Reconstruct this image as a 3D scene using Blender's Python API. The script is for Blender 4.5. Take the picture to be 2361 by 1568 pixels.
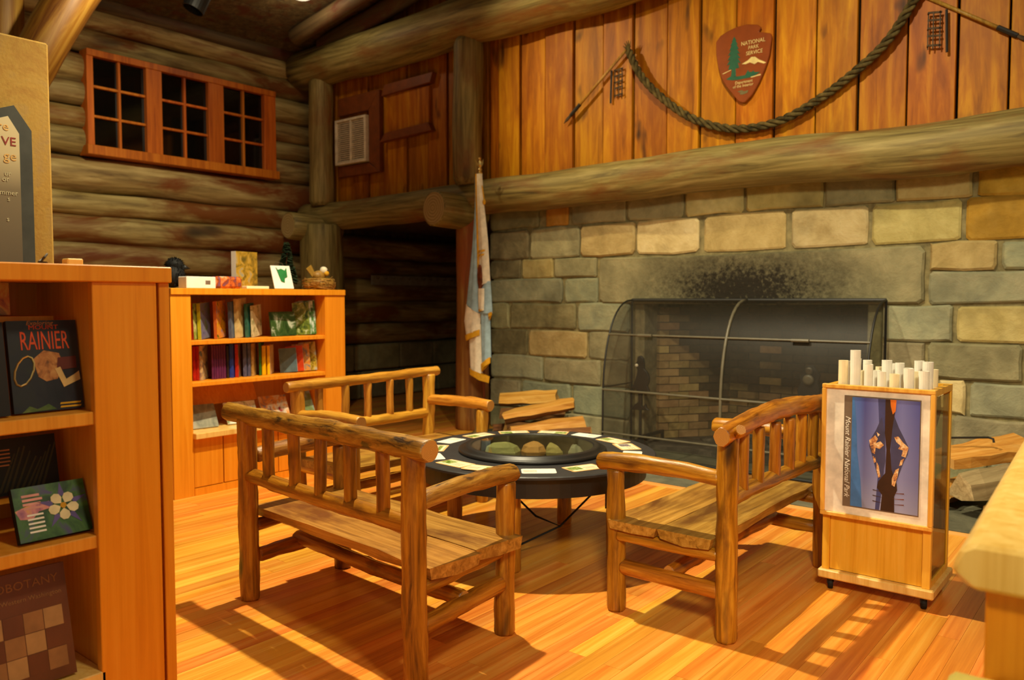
import bpy, bmesh, math, random
from mathutils import Vector, Matrix, noise

for o in list(bpy.data.objects): bpy.data.objects.remove(o)
S = bpy.context.scene
COL = S.collection
R = math.radians

# ------------------------------------------------------------------ camera, world, lights, exposure
cd = bpy.data.cameras.new('camera'); cam = bpy.data.objects.new('camera', cd); COL.objects.link(cam)
cd.sensor_width = 36; cd.lens = 28.0
cam.location = (0, 0, 1.45); cam.rotation_euler = (R(90 - 2.93), 0, R(39.2))
cd.dof.use_dof = True; cd.dof.focus_distance = 3.3; cd.dof.aperture_fstop = 2.8
cd.clip_start = .05
S.camera = cam

w = bpy.data.worlds.new('World'); S.world = w; w.use_nodes = True
w.node_tree.nodes['Background'].inputs[0].default_value = (1.0, .84, .56, 1)
w.node_tree.nodes['Background'].inputs[1].default_value = .20

def lamp(name, kind, loc, energy, target=None, size=.06, angle=70, blend=.6, col=(1, .83, .55)):
    l = bpy.data.lights.new(name, kind); o = bpy.data.objects.new(name, l); COL.objects.link(o)
    l.energy = energy; l.color = col; l.shadow_soft_size = size; o.location = loc
    if kind == 'SPOT':
        l.spot_size = R(angle); l.spot_blend = blend
        o.rotation_euler = (Vector(target) - Vector(loc)).to_track_quat('-Z', 'Y').to_euler()
    return o
WARM = (1, .80, .42); LIT = (1, .86, .56)
lamp('spot_table', 'SPOT', (-3.4, 3.25, 4.75), 860, (-2.75, 2.9, 0), .05, 112, .5, LIT)
lamp('spot_planks', 'SPOT', (-5.6, 4.2, 4.7), 230, (-4.4, 6.8, 3.2), .05, 60, 1, WARM)
lamp('spot_stone', 'SPOT', (-1.8, 3.0, 4.9), 480, (-2.5, 6.8, 1.7), .06, 80, .9, LIT)
lamp('spot_logs', 'SPOT', (-5.0, 3.0, 4.4), 330, (-8.9, 3.9, 1.8), .10, 76, 1, LIT)
lamp('spot_case', 'SPOT', (-2.6, 2.6, 4.6), 185, (-5.6, 3.4, .8), .10, 50, .9, LIT)
lamp('room_light', 'SPOT', (.9, -1.0, 3.7), 640, (-1.9, 5.5, .6), .35, 50, .7, LIT)
lamp('near_light', 'SPOT', (.4, 1.4, 4.4), 190, (-2.3, .9, .8), .20, 56, .9, LIT)
S.view_settings.view_transform = 'Standard'; S.view_settings.look = 'None'
S.view_settings.exposure = .40; S.view_settings.gamma = 1.0; S.view_settings.use_curve_mapping = False

# ------------------------------------------------------------------ materials
def lin(c):
    return tuple((x / 255 / 12.92) if x / 255 <= .04045 else ((x / 255 + .055) / 1.055) ** 2.4 for x in c) + (1,)

class NT:
    def __init__(s, name, rough=.6, spec=.4):
        s.m = bpy.data.materials.new(name); s.m.use_nodes = True; s.t = s.m.node_tree
        s.b = s.t.nodes['Principled BSDF']; s.b.inputs['Roughness'].default_value = rough
        s.b.inputs['Specular IOR Level'].default_value = spec
    def n(s, t, **k):
        x = s.t.nodes.new(t)
        for a, b in k.items():
            if a.startswith('i_'):
                key = a[2:]; key = int(key) if key.isdigit() else key.replace('_', ' ')
                x.inputs[key].default_value = b
            else: setattr(x, a, b)
        return x
    def l(s, a, b): s.t.links.new(a, b)
    def coord(s, scale, rand=True, kind='Object'):
        tc = s.n('ShaderNodeTexCoord'); mp = s.n('ShaderNodeMapping'); mp.inputs['Scale'].default_value = scale
        if rand:
            oi = s.n('ShaderNodeObjectInfo'); mu = s.n('ShaderNodeMath', operation='MULTIPLY'); mu.inputs[1].default_value = 37.0
            ad = s.n('ShaderNodeVectorMath', operation='ADD')
            s.l(oi.outputs['Random'], mu.inputs[0]); s.l(tc.outputs[kind], ad.inputs[0]); s.l(mu.outputs[0], ad.inputs[1])
            s.l(ad.outputs[0], mp.inputs['Vector'])
        else: s.l(tc.outputs[kind], mp.inputs['Vector'])
        return mp.outputs[0]
    def noise(s, vec, scale=1, detail=5, rough=.6, dist=0):
        x = s.n('ShaderNodeTexNoise'); x.inputs['Scale'].default_value = scale; x.inputs['Detail'].default_value = detail
        x.inputs['Roughness'].default_value = rough; x.inputs['Distortion'].default_value = dist
        s.l(vec, x.inputs['Vector']); return x.outputs['Fac']
    def ramp(s, fac, stops, interp='LINEAR'):
        x = s.n('ShaderNodeValToRGB'); e = x.color_ramp.elements; x.color_ramp.interpolation = interp
        while len(e) < len(stops): e.new(.5)
        for i, (p, c) in enumerate(stops): e[i].position = p; e[i].color = c if len(c) == 4 else lin(c)
        s.l(fac, x.inputs[0]); return x.outputs[0]
    def mix(s, fac, a, b, mode='MIX'):
        x = s.n('ShaderNodeMix', data_type='RGBA', blend_type=mode)
        if isinstance(fac, (int, float)): x.inputs[0].default_value = fac
        else: s.l(fac, x.inputs[0])
        for v, i in ((a, 6), (b, 7)):
            if isinstance(v, tuple): x.inputs[i].default_value = v if len(v) == 4 else lin(v)
            else: s.l(v, x.inputs[i])
        return x.outputs[2]
    def vary(s, col, amt, hue=.01):
        oi = s.n('ShaderNodeObjectInfo'); h = s.n('ShaderNodeHueSaturation')
        mr = s.n('ShaderNodeMapRange'); mr.inputs['To Min'].default_value = 1 - amt; mr.inputs['To Max'].default_value = 1 + amt
        s.l(oi.outputs['Random'], mr.inputs['Value']); s.l(mr.outputs[0], h.inputs['Value'])
        m2 = s.n('ShaderNodeMath', operation='MULTIPLY'); m2.inputs[1].default_value = 7.31
        fr = s.n('ShaderNodeMath', operation='FRACT'); mr2 = s.n('ShaderNodeMapRange')
        mr2.inputs['To Min'].default_value = .5 - hue; mr2.inputs['To Max'].default_value = .5 + hue
        s.l(oi.outputs['Random'], m2.inputs[0]); s.l(m2.outputs[0], fr.inputs[0]); s.l(fr.outputs[0], mr2.inputs['Value'])
        s.l(mr2.outputs[0], h.inputs['Hue']); s.l(col, h.inputs['Color']); return h.outputs[0]
    def out(s, col, bump=None, strength=.2, dist=.01):
        if isinstance(col, tuple): s.b.inputs['Base Color'].default_value = col
        else: s.l(col, s.b.inputs['Base Color'])
        if bump is not None:
            bp = s.n('ShaderNodeBump'); bp.inputs['Strength'].default_value = strength; bp.inputs['Distance'].default_value = dist
            s.l(bump, bp.inputs['Height']); s.l(bp.outputs[0], s.b.inputs['Normal'])
        return s.m

def plain(name, c, rough=.5, spec=.4, metal=0, nz=.06):
    m = NT(name, rough, spec); m.b.inputs['Metallic'].default_value = metal
    f = m.noise(m.coord((12, 12, 12)), 1, 3)
    a = lin(tuple(max(0, x * (1 - nz * 2)) for x in c)); b = lin(tuple(min(255, x * (1 + nz)) for x in c))
    return m.out(m.ramp(f, [(.3, a), (.7, b)]))

def wood(name, dark, mid, light, ax=2, s=26, stretch=.06, rough=.5, bump=.25, patch=None, pamt=(.5, .66), pscale=1.6, var=.15, hue=.008, spec=.4, knots=0):
    m = NT(name, rough, spec)
    sc = [s, s, s]; sc[ax] = s * stretch
    v = m.coord(tuple(sc)); f = m.noise(v, 1, 7, .62, .6)
    c = m.ramp(f, [(.30, dark), (.5, mid), (.72, light)])
    if patch:
        ps = [pscale * 3, pscale * 3, pscale * 3]; ps[ax] = pscale
        f2 = m.noise(m.coord(tuple(ps)), 1, 5, .6, .4)
        c = m.mix(m.ramp(f2, [(pamt[0], (0, 0, 0, 1)), (pamt[1], (1, 1, 1, 1))]), c, patch)
    if knots:
        ks = [knots] * 3; ks[ax] = knots * .35
        f3 = m.noise(m.coord(tuple(ks)), 1, 2, .4, .2)
        c = m.mix(m.ramp(f3, [(.66, (0, 0, 0, 1)), (.76, (1, 1, 1, 1))]), c, tuple(x * .55 for x in dark))
    c = m.vary(c, var, hue)
    return m.out(c, f, bump, .006)

M = {}
M['log'] = wood('weathered log', (76, 62, 30), (130, 114, 62), (168, 150, 92), s=20, stretch=.055, rough=.62, bump=.5, patch=(118, 68, 20), pamt=(.50, .72), pscale=1.1, var=.10, knots=3.2)
M['wall_log'] = wood('wall log', (104, 84, 46), (158, 138, 84), (196, 178, 120), s=14, stretch=.09, rough=.65, bump=.5, patch=(116, 66, 22), pamt=(.47, .62), pscale=.9, var=.2, hue=.012, knots=3)
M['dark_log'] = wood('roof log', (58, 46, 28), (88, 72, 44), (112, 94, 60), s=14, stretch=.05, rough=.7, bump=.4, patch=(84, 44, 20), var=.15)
M['red_post'] = wood('peeled post', (96, 52, 20), (140, 84, 34), (164, 120, 60), s=16, stretch=.05, rough=.6, bump=.4, patch=(140, 60, 22), pscale=.9)
M['brace'] = wood('peeled brace', (92, 46, 10), (140, 92, 28), (176, 136, 60), s=13, stretch=.05, rough=.5, bump=.4)
M['bench'] = wood('bench log', (84, 44, 4), (164, 104, 20), (206, 148, 44), s=34, stretch=.07, rough=.33, bump=.5, patch=(86, 44, 14), pamt=(.56, .74), pscale=2.2, var=.14, spec=.5, knots=9)
M['bench_bark'] = wood('bench rail with bark', (66, 38, 8), (152, 100, 28), (204, 156, 66), s=30, stretch=.12, rough=.38, bump=.8, patch=(58, 36, 16), pamt=(.56, .66), pscale=7, var=.1, spec=.5)
M['bench_light'] = wood('pale bench log', (136, 84, 16), (190, 132, 38), (220, 168, 66), s=34, stretch=.08, rough=.36, bump=.5, patch=(126, 76, 24), pamt=(.58, .74), pscale=2.6, var=.12, spec=.5, knots=9)
M['seat'] = wood('bench seat plank', (120, 80, 26), (172, 124, 48), (204, 158, 76), ax=0, s=36, stretch=.05, rough=.36, bump=.3, patch=(110, 66, 22), var=.12, spec=.5)
M['end'] = None
def endgrain(name, a, b, sc=60):
    m = NT(name, .6); v = m.coord((1, 1, 1), False)
    wv = m.n('ShaderNodeTexWave', wave_type='RINGS', rings_direction='Z'); wv.inputs['Scale'].default_value = sc; wv.inputs['Distortion'].default_value = 2.2
    m.l(v, wv.inputs['Vector']); return m.out(m.ramp(wv.outputs['Fac'], [(0, a), (1, b)]))
M['end'] = endgrain('log end', (142, 118, 72), (176, 152, 100), 10)
M['end_bench'] = endgrain('bench log end', (160, 104, 40), (206, 150, 72), 60)
M['end_wood'] = endgrain('firewood end', (176, 128, 62), (206, 164, 96), 30)
M['plank'] = wood('cedar plank', (122, 64, 2), (174, 104, 6), (204, 142, 18), s=12, stretch=.09, rough=.5, bump=.25, patch=(142, 76, 6), pamt=(.48, .74), pscale=1.4, var=.16, hue=.008, knots=6, spec=.2)
M['trimred'] = plain('red brown board', (122, 62, 18), .55)
M['floorb'] = wood('fir floor board', (206, 120, 34), (235, 154, 54), (246, 188, 86), ax=1, s=24, stretch=.03, rough=.3, bump=.04, var=.16, hue=.014, spec=.45)
M['floor_under'] = plain('floor underlay', (120, 60, 18), .6)
M['floor_trim'] = wood('pale floor trim', (206, 140, 62), (230, 170, 84), (240, 190, 110), ax=0, s=24, stretch=.04, rough=.35, bump=.05)
M['case'] = wood('fir cabinet', (214, 128, 18), (226, 142, 26), (232, 152, 38), s=40, stretch=.03, rough=.38, bump=.06, var=.05, hue=.003)
M['case_in'] = wood('fir cabinet inside', (206, 130, 34), (220, 146, 46), (228, 158, 60), s=40, stretch=.04, rough=.42, bump=.06, var=.05)
M['maple'] = wood('pale maple', (214, 166, 76), (232, 190, 104), (240, 206, 126), s=26, stretch=.04, rough=.35, bump=.05, var=.04, hue=.003)
M['oak'] = wood('honey oak', (214, 150, 30), (232, 174, 50), (240, 188, 74), s=26, stretch=.04, rough=.35, bump=.05, var=.05, hue=.003)
M['frame'] = wood('gold oak frame', (206, 140, 46), (230, 170, 70), (240, 190, 96), s=26, stretch=.05, rough=.28, bump=.05, var=.05)
M['winwood'] = wood('window wood', (156, 74, 10), (196, 104, 20), (212, 124, 34), s=20, stretch=.05, rough=.5, bump=.15, var=.1)
M['black'] = plain('black laminate', (30, 29, 28), .42, .5)
M['blacktop'] = plain('charcoal table top', (44, 44, 46), .5, .5)
M['iron'] = plain('black iron', (22, 21, 20), .5, .5)
M['bar'] = plain('screen bar', (92, 86, 68), .45, .5)
M['rubber'] = plain('black rubber', (18, 18, 18), .7, .3)
M['white'] = plain('white paper', (238, 234, 222), .6, .3, nz=.02)
M['cream'] = plain('cream card', (240, 226, 186), .5, .4, nz=.02)
M['tan'] = plain('tan card border', (226, 184, 124), .5, .4, nz=.02)
M['vent'] = plain('cream vent paint', (230, 218, 190), .5, .4)
M['dark'] = plain('deep dark', (10, 9, 8), .9, .1)
M['gold'] = plain('gold fringe', (214, 158, 30), .7, .3)
M['brass'] = plain('brass', (226, 200, 130), .3, .5, .9)
M['mortar'] = plain('mortar', (138, 128, 90), .9, .2, nz=.12)
M['grey_print'] = plain('grey print strip', (120, 104, 88), .4)
M['flag_blue'] = plain('flag blue', (160, 190, 206), .8, .2)
M['flag_white'] = plain('flag white', (236, 226, 204), .8, .2)
M['flag_brown'] = plain('emblem brown', (106, 54, 28), .8, .2, nz=.25)
M['polewood'] = plain('dark red pole', (104, 44, 20), .4, .5)
M['arrow'] = plain('brown sign enamel', (136, 66, 24), .28, .55, nz=.03)
M['arrow_green'] = plain('green enamel', (36, 92, 66), .35, .5)
M['arrow_cream'] = plain('cream enamel', (222, 200, 130), .4, .5)
M['spear'] = wood('spear shaft', (120, 84, 28), (160, 118, 44), (180, 140, 64), s=40, stretch=.06, rough=.5, bump=.3)
M['rope'] = plain('old rope', (84, 72, 40), .9, .2, nz=.3)
M['metal'] = plain('rusty metal', (74, 60, 42), .6, .5, .3, nz=.25)
M['emit'] = NT('lamp lens').m
e = M['emit'].node_tree.nodes['Principled BSDF']; e.inputs['Emission Color'].default_value = (1, .8, .5, 1); e.inputs['Emission Strength'].default_value = 12

def cover(name, cols, sc=14, rough=.35):
    m = NT(name, rough, .5); f = m.noise(m.coord((sc, sc, sc * .8)), 1, 4, .6, .8)
    k = len(cols)
    return m.out(m.ramp(f, [(.32 + .36 * i / max(1, k - 1), c) for i, c in enumerate(cols)]))

def stone(name, a, b, c, soot=None):
    m = NT(name, .85, .25); v = m.coord((1, 1, 1)); f = m.noise(v, 5, 8, .65, .3); g = m.noise(v, 1.6, 4, .6)
    col = m.ramp(f, [(.25, a), (.5, b), (.75, c)])
    col = m.mix(m.ramp(g, [(.5, (0, 0, 0, 1)), (.72, (1, 1, 1, 1))]), col, tuple(x * .72 for x in b))
    col = m.vary(col, .13, .018)
    if soot:
        tc = m.n('ShaderNodeTexCoord'); mp = m.n('ShaderNodeMapping'); mp.inputs['Location'].default_value = (soot[0], 0, soot[1]); mp.inputs['Scale'].default_value = (soot[2], 0, soot[3])
        gr = m.n('ShaderNodeTexGradient', gradient_type='SPHERICAL'); m.l(tc.outputs['Object'], mp.inputs[0]); m.l(mp.outputs[0], gr.inputs[0])
        n2 = m.noise(m.coord((1, 1, 1), False), 22, 6, .75)
        mu = m.n('ShaderNodeMath', operation='MULTIPLY'); m.l(gr.outputs['Fac'], mu.inputs[0]); 
        ad = m.n('ShaderNodeMath', operation='MULTIPLY_ADD'); ad.inputs[1].default_value = 2.4; ad.inputs[2].default_value = -.15
        m.l(n2, ad.inputs[0]); m.l(ad.outputs[0], mu.inputs[1])
        col = m.mix(m.ramp(mu.outputs[0], [(.0, (0, 0, 0, 1)), (.8, (1, 1, 1, 1))]), col, (40, 36, 28))
    return m.out(col, f, .75, .035)
M['st_grey'] = stone('grey stone', (122, 118, 88), (152, 146, 110), (176, 168, 128))
M['st_blue'] = stone('blue grey stone', (122, 126, 106), (150, 152, 122), (174, 170, 134))
M['st_tan'] = stone('tan stone', (150, 134, 82), (178, 160, 104), (198, 182, 126))
M['st_cream'] = stone('cream stone', (170, 154, 100), (202, 188, 132), (220, 208, 156))
M['st_ochre'] = stone('ochre stone', (154, 112, 36), (184, 138, 52), (200, 158, 78))
M['st_dark'] = stone('sooty stone', (88, 82, 60), (130, 122, 88), (166, 156, 116))
M['lintel'] = stone('lintel stone', (124, 120, 90), (152, 146, 110), (176, 166, 126), soot=(-.02, .20, .72, 1.9))
M['slate'] = stone('hearth slate', (82, 82, 66), (104, 102, 82), (122, 118, 94))
M['brick'] = stone('firebrick', (132, 106, 66), (164, 136, 90), (186, 158, 110))
M['brick_soot_shade'] = stone('sooty shaded firebrick', (44, 38, 28), (66, 56, 40), (96, 82, 58))  # dark tone holds soot and the painted shade inside the firebox
M['brick_mid'] = stone('smoky half shaded firebrick', (84, 70, 46), (116, 98, 64), (144, 124, 84))  # step between the lit and the shaded brick colours
M['ash'] = stone('ash', (40, 38, 32), (70, 66, 56), (126, 118, 100))
M['fire_bark'] = wood('firewood bark', (70, 42, 18), (110, 70, 32), (140, 96, 50), s=40, stretch=.15, rough=.8, bump=.9)
M['fire_split'] = wood('split firewood', (168, 104, 30), (204, 144, 58), (222, 172, 92), s=30, stretch=.05, rough=.7, bump=.5, var=.14)
M['fire_grey'] = wood('weathered firewood', (124, 108, 74), (156, 138, 98), (180, 162, 120), s=30, stretch=.05, rough=.7, bump=.5)

def glassmat(name, tint, rough=.03, fac=.05):
    m = bpy.data.materials.new(name); m.use_nodes = True; t = m.node_tree; t.nodes.clear()
    o = t.nodes.new('ShaderNodeOutputMaterial'); mx = t.nodes.new('ShaderNodeMixShader'); tr = t.nodes.new('ShaderNodeBsdfTransparent'); g = t.nodes.new('ShaderNodeBsdfGlossy')
    tr.inputs[0].default_value = lin(tint); g.inputs['Roughness'].default_value = rough
    lw = t.nodes.new('ShaderNodeLayerWeight'); lw.inputs[0].default_value = fac
    pw_ = t.nodes.new('ShaderNodeMath'); pw_.operation = 'POWER'; pw_.inputs[1].default_value = 4; ml = t.nodes.new('ShaderNodeMath'); ml.operation = 'MULTIPLY_ADD'; ml.inputs[1].default_value = .55; ml.inputs[2].default_value = .03
    lw.inputs[0].default_value = .5; t.links.new(lw.outputs['Facing'], pw_.inputs[0]); t.links.new(pw_.outputs[0], ml.inputs[0]); t.links.new(ml.outputs[0], mx.inputs[0]); t.links.new(tr.outputs[0], mx.inputs[1]); t.links.new(g.outputs[0], mx.inputs[2]); t.links.new(mx.outputs[0], o.inputs[0]); return m
M['glass'] = glassmat('clear glass', (238, 238, 228))
M['acrylic'] = glassmat('clear acrylic', (214, 206, 188), .05, .2)
def meshmat():
    m = bpy.data.materials.new('wire mesh'); m.use_nodes = True; t = m.node_tree; b = t.nodes['Principled BSDF']
    b.inputs['Base Color'].default_value = lin((52, 48, 38)); b.inputs['Roughness'].default_value = .5
    tc = t.nodes.new('ShaderNodeTexCoord'); nz = t.nodes.new('ShaderNodeTexNoise'); nz.inputs['Scale'].default_value = 3
    mr = t.nodes.new('ShaderNodeMapRange'); mr.inputs['To Min'].default_value = .28; mr.inputs['To Max'].default_value = .44
    t.links.new(tc.outputs['Object'], nz.inputs['Vector']); t.links.new(nz.outputs['Fac'], mr.inputs['Value']); t.links.new(mr.outputs[0], b.inputs['Alpha']); return m
M['mesh'] = meshmat()
def nightglass():
    m = NT('night window glass', .06, .5); f = m.noise(m.coord((2, 2, 2)), 1, 2); return m.out(m.ramp(f, [(.3, (6, 6, 5)), (.7, (12, 11, 9))]))
M['night'] = nightglass()
def plaster():
    m = NT('mottled tan plaster', .85, .2); v = m.coord((1, 1, 1), False); f = m.noise(v, 3.5, 7, .7, .6); g = m.noise(v, 60, 2, .5)
    c = m.ramp(f, [(.3, (146, 104, 48)), (.5, (166, 132, 62)), (.7, (150, 122, 78))]); return m.out(c, g, .3, .004)
M['plaster'] = plaster()

# ------------------------------------------------------------------ geometry helpers
class MB:
    def __init__(s): s.v = []; s.f = []; s.mi = []
    def add(s, vs, fs, mi=0):
        b = len(s.v); s.v += [tuple(v) for v in vs]; s.f += [tuple(b + i for i in f) for f in fs]; s.mi += [mi] * len(fs); return s
    def box(s, x0, x1, y0, y1, z0, z1, mi=0):
        vs = [(x, y, z) for z in (z0, z1) for y in (y0, y1) for x in (x0, x1)]
        return s.add(vs, [(0, 2, 3, 1), (4, 5, 7, 6), (0, 1, 5, 4), (2, 6, 7, 3), (0, 4, 6, 2), (1, 3, 7, 5)], mi)
    def obox(s, c, sz, rot, mi=0):
        m = Matrix.Translation(c) @ rot.to_4x4(); h = [x / 2 for x in sz]
        vs = [m @ Vector((x, y, z)) for z in (-h[2], h[2]) for y in (-h[1], h[1]) for x in (-h[0], h[0])]
        return s.add(vs, [(0, 2, 3, 1), (4, 5, 7, 6), (0, 1, 5, 4), (2, 6, 7, 3), (0, 4, 6, 2), (1, 3, 7, 5)], mi)
    def prism(s, pts, d0, d1, axis='y', mi=0):
        n = len(pts); vs = []
        for d in (d0, d1):
            for a, b in pts:
                vs.append((a, d, b) if axis == 'y' else (a, b, d) if axis == 'z' else (d, a, b))
        fs = [tuple(range(n)), tuple(range(2 * n - 1, n - 1, -1))] + [(i, i + n, (i + 1) % n + n, (i + 1) % n) for i in range(n)]
        return s.add(vs, fs, mi)
    def tube(s, path, rad, n=8, mi=0):
        path = [Vector(p) for p in path]; k = len(path); vs = []; fs = []
        if not isinstance(rad, (list, tuple)): rad = [rad] * k
        up = None
        for i, p in enumerate(path):
            d = (path[min(i + 1, k - 1)] - path[max(i - 1, 0)]).normalized()
            if up is None: up = d.orthogonal().normalized()
            up = (up - d * up.dot(d)).normalized(); sd = d.cross(up)
            for j in range(n):
                a = 2 * math.pi * j / n; vs.append(p + (up * math.cos(a) + sd * math.sin(a)) * rad[i])
        for i in range(k - 1):
            for j in range(n): fs.append((i * n + j, i * n + (j + 1) % n, (i + 1) * n + (j + 1) % n, (i + 1) * n + j))
        fs += [tuple(range(n - 1, -1, -1)), tuple((k - 1) * n + j for j in range(n))]
        return s.add(vs, fs, mi)
    def lathe(s, prof, n=24, c=(0, 0, 0), mi=0):
        vs = []; fs = []; k = len(prof)
        for r, z in prof:
            for j in range(n):
                a = 2 * math.pi * j / n; vs.append((c[0] + r * math.cos(a), c[1] + r * math.sin(a), c[2] + z))
        for i in range(k - 1):
            for j in range(n): fs.append((i * n + j, i * n + (j + 1) % n, (i + 1) * n + (j + 1) % n, (i + 1) * n + j))
        if prof[0][0] > 1e-6 and prof[0] != prof[-1]: fs.append(tuple(range(n - 1, -1, -1)))
        if prof[-1][0] > 1e-6 and prof[0] != prof[-1]: fs.append(tuple((k - 1) * n + j for j in range(n)))
        return s.add(vs, fs, mi)
    def blob(s, c, r, seed=0, amt=.2, nu=12, nv=8, freq=1.5, mi=0):
        vs = []; fs = []
        for i in range(nv + 1):
            t = math.pi * i / nv
            for j in range(nu):
                a = 2 * math.pi * j / nu; d = Vector((math.sin(t) * math.cos(a), math.sin(t) * math.sin(a), math.cos(t)))
                k = 1 + amt * noise.noise(d * freq + Vector((seed * 7.1, seed * 3.3, seed)))
                vs.append((c[0] + d.x * r[0] * k, c[1] + d.y * r[1] * k, c[2] + d.z * r[2] * k))
        for i in range(nv):
            for j in range(nu): fs.append((i * nu + j, (i + 1) * nu + j, (i + 1) * nu + (j + 1) % nu, i * nu + (j + 1) % nu))
        return s.add(vs, fs, mi)
    def mesh(s, name, mats, smooth=False, bevel=0, weld=False):
        me = bpy.data.meshes.new(name); me.from_pydata(s.v, [], s.f)
        for m in mats: me.materials.append(m)
        for p, i in zip(me.polygons, s.mi): p.material_index = i
        bm = bmesh.new(); bm.from_mesh(me)
        if weld: bmesh.ops.remove_doubles(bm, verts=bm.verts, dist=1e-5)
        bmesh.ops.recalc_face_normals(bm, faces=bm.faces)
        if bevel: bmesh.ops.bevel(bm, geom=list(bm.edges), offset=bevel, segments=1, affect='EDGES', clamp_overlap=True)
        bm.to_mesh(me); bm.free()
        if smooth:
            for p in me.polygons: p.use_smooth = True
        return me
    def build(s, name, mat, parent=None, smooth=False, bevel=0, loc=None, rot=None, weld=False):
        mats = mat if isinstance(mat, (list, tuple)) else [mat]
        return link(name, s.mesh(name, mats, smooth, bevel, weld), parent, loc, rot)

def link(name, me, parent=None, loc=None, rot=None):
    o = bpy.data.objects.new(name, me); COL.objects.link(o)
    if parent: o.parent = parent
    if loc is not None: o.location = loc
    if rot is not None: o.rotation_euler = rot
    return o
def tag(o, label=None, cat=None, group=None, kind=None):
    for k, v in (('label', label), ('category', cat), ('group', group), ('kind', kind)):
        if v: o[k] = v
    return o
def thing(name, label, cat, loc=(0, 0, 0), rz=0, group=None):
    o = link(name, None, None, loc, (0, 0, rz)); o.empty_display_size = .1
    return tag(o, label, cat, group)
def struct(o): o['kind'] = 'structure'; return o

def log_mesh(name, L, r0, r1, mats, seed=0, wob=.02, bump=.05, n=14, bow=(0, 0), cham=.012, seg=.14):
    rings = max(3, int(L / seg)); vs = []; mb = MB(); rs = Vector((seed * 1.7, seed * .9, seed * 2.3))
    zs = [0, cham] + [cham + (L - 2 * cham) * i / rings for i in range(1, rings)] + [L - cham, L]
    for i, z in enumerate(zs):
        t = z / L; r = r0 + (r1 - r0) * t
        if i in (0, len(zs) - 1): r *= .90 if cham < .03 else .8
        cx = wob * noise.noise(Vector((z * 1.1, 0, 0)) + rs) + bow[0] * (1 - (2 * t - 1) ** 2)
        cy = wob * noise.noise(Vector((z * 1.1, 5, 0)) + rs) + bow[1] * (1 - (2 * t - 1) ** 2)
        for j in range(n):
            a = 2 * math.pi * j / n; d = Vector((math.cos(a), math.sin(a), 0))
            k = 1 + bump * noise.noise(d * 1.1 + Vector((0, 0, z / max(r0, .03) * .28)) + rs) + bump * .8 * noise.noise(d * 2.2 + Vector((0, 0, z / max(r0, .03) * .6)) + rs)
            vs.append((cx + d.x * r * k, cy + d.y * r * k, z))
    k = len(zs); fs = []
    for i in range(k - 1):
        for j in range(n): fs.append((i * n + j, i * n + (j + 1) % n, (i + 1) * n + (j + 1) % n, (i + 1) * n + j))
    mb.add(vs, fs, 0)
    b = 0; mb.f.append(tuple(range(n - 1, -1, -1))); mb.f.append(tuple((k - 1) * n + j for j in range(n))); mb.mi += [1, 1]
    me = mb.mesh(name, mats)
    for p in me.polygons:
        if p.material_index == 0: p.use_smooth = True
    return me
_seed = [0]
def log(name, p0, p1, r0, r1, mat, parent=None, end=None, **k):
    _seed[0] += 1; p0 = Vector(p0); p1 = Vector(p1); d = p1 - p0
    me = log_mesh(name, d.length, r0, r1, [mat, end or M['end']], k.pop('seed', _seed[0]), **k)
    o = link(name, me, parent, p0); o.rotation_euler = d.to_track_quat('Z', 'Y').to_euler(); return o

def text(name, s, size, mat, parent, mat4, align='LEFT', shear=0, ext=.0006, sx=1):
    c = bpy.data.curves.new(name, 'FONT'); c.body = s; c.size = size; c.align_x = align; c.shear = shear; c.extrude = ext; c.resolution_u = 2
    t = bpy.data.objects.new('tmp', c); COL.objects.link(t); bpy.context.view_layer.update()
    me = bpy.data.meshes.new_from_object(t.evaluated_get(bpy.context.evaluated_depsgraph_get())); bpy.data.objects.remove(t)
    me.materials.clear(); me.materials.append(mat); me.transform(mat4 @ Matrix.Diagonal((sx, 1, 1, 1)))
    return link(name, me, parent)
def plane_m(o, xd, yd):   # text plane: o origin, xd text direction, yd up direction
    xd = Vector(xd).normalized(); yd = Vector(yd).normalized(); z = xd.cross(yd)
    return Matrix(((xd.x, yd.x, z.x, o[0]), (xd.y, yd.y, z.y, o[1]), (xd.z, yd.z, z.z, o[2]), (0, 0, 0, 1)))

# ================================================================== SETTING
# floor: underlay + boards along Y
rnd = random.Random(5)
floor = struct(MB().box(-9.3, 1.6, -2.5, 10.2, -.12, -.016).build('floor', M['floor_under']))
boards = []
wd = .088; x = -8.98
while x < 1.2:
    y = -1.5 + rnd.uniform(-1.2, 0); ymax = 5.46 if x > -5.75 else 10.0
    while y < ymax:
        L = rnd.uniform(1.4, 3.4); y1 = min(y + L, ymax)
        if ymax - y1 < .3: y1 = ymax
        if y1 > -1.4: boards.append((x, max(y, -1.5), y1))
        y = y1
    x += wd
def vis(b):
    cx, cy = b[0], max(min((b[1] + b[2]) / 2, b[2]), b[1])
    best = 1e9
    for yy in (b[1], (b[1] + b[2]) / 2, b[2]):
        f = -cx * -(-.632) * 0 + (-.632 * cx + .775 * yy); s = .775 * cx + .632 * yy
        if f > 2.6 and abs(s) < f * .66: best = min(best, f)
    return best
boards.sort(key=vis)
rest = MB()
for i, (x, y0, y1) in enumerate(boards):
    if i < 290 and vis(boards[i]) < 1e8:
        MB().box(0, wd - .0012, 0, y1 - y0 - .0012, -.016, 0).build('floor_board', M['floorb'], floor, loc=(x, y0, 0))
    else: rest.box(x, x + wd - .0012, y0, y1 - .0012, -.016, 0)
tag(rest.build('distant_floor_boards', M['floorb'], floor), kind='stuff')
struct(MB().box(-5.75, 1.4, 5.46, 5.54, -.016, .004).build('trim_1', M['floor_trim']))
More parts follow.
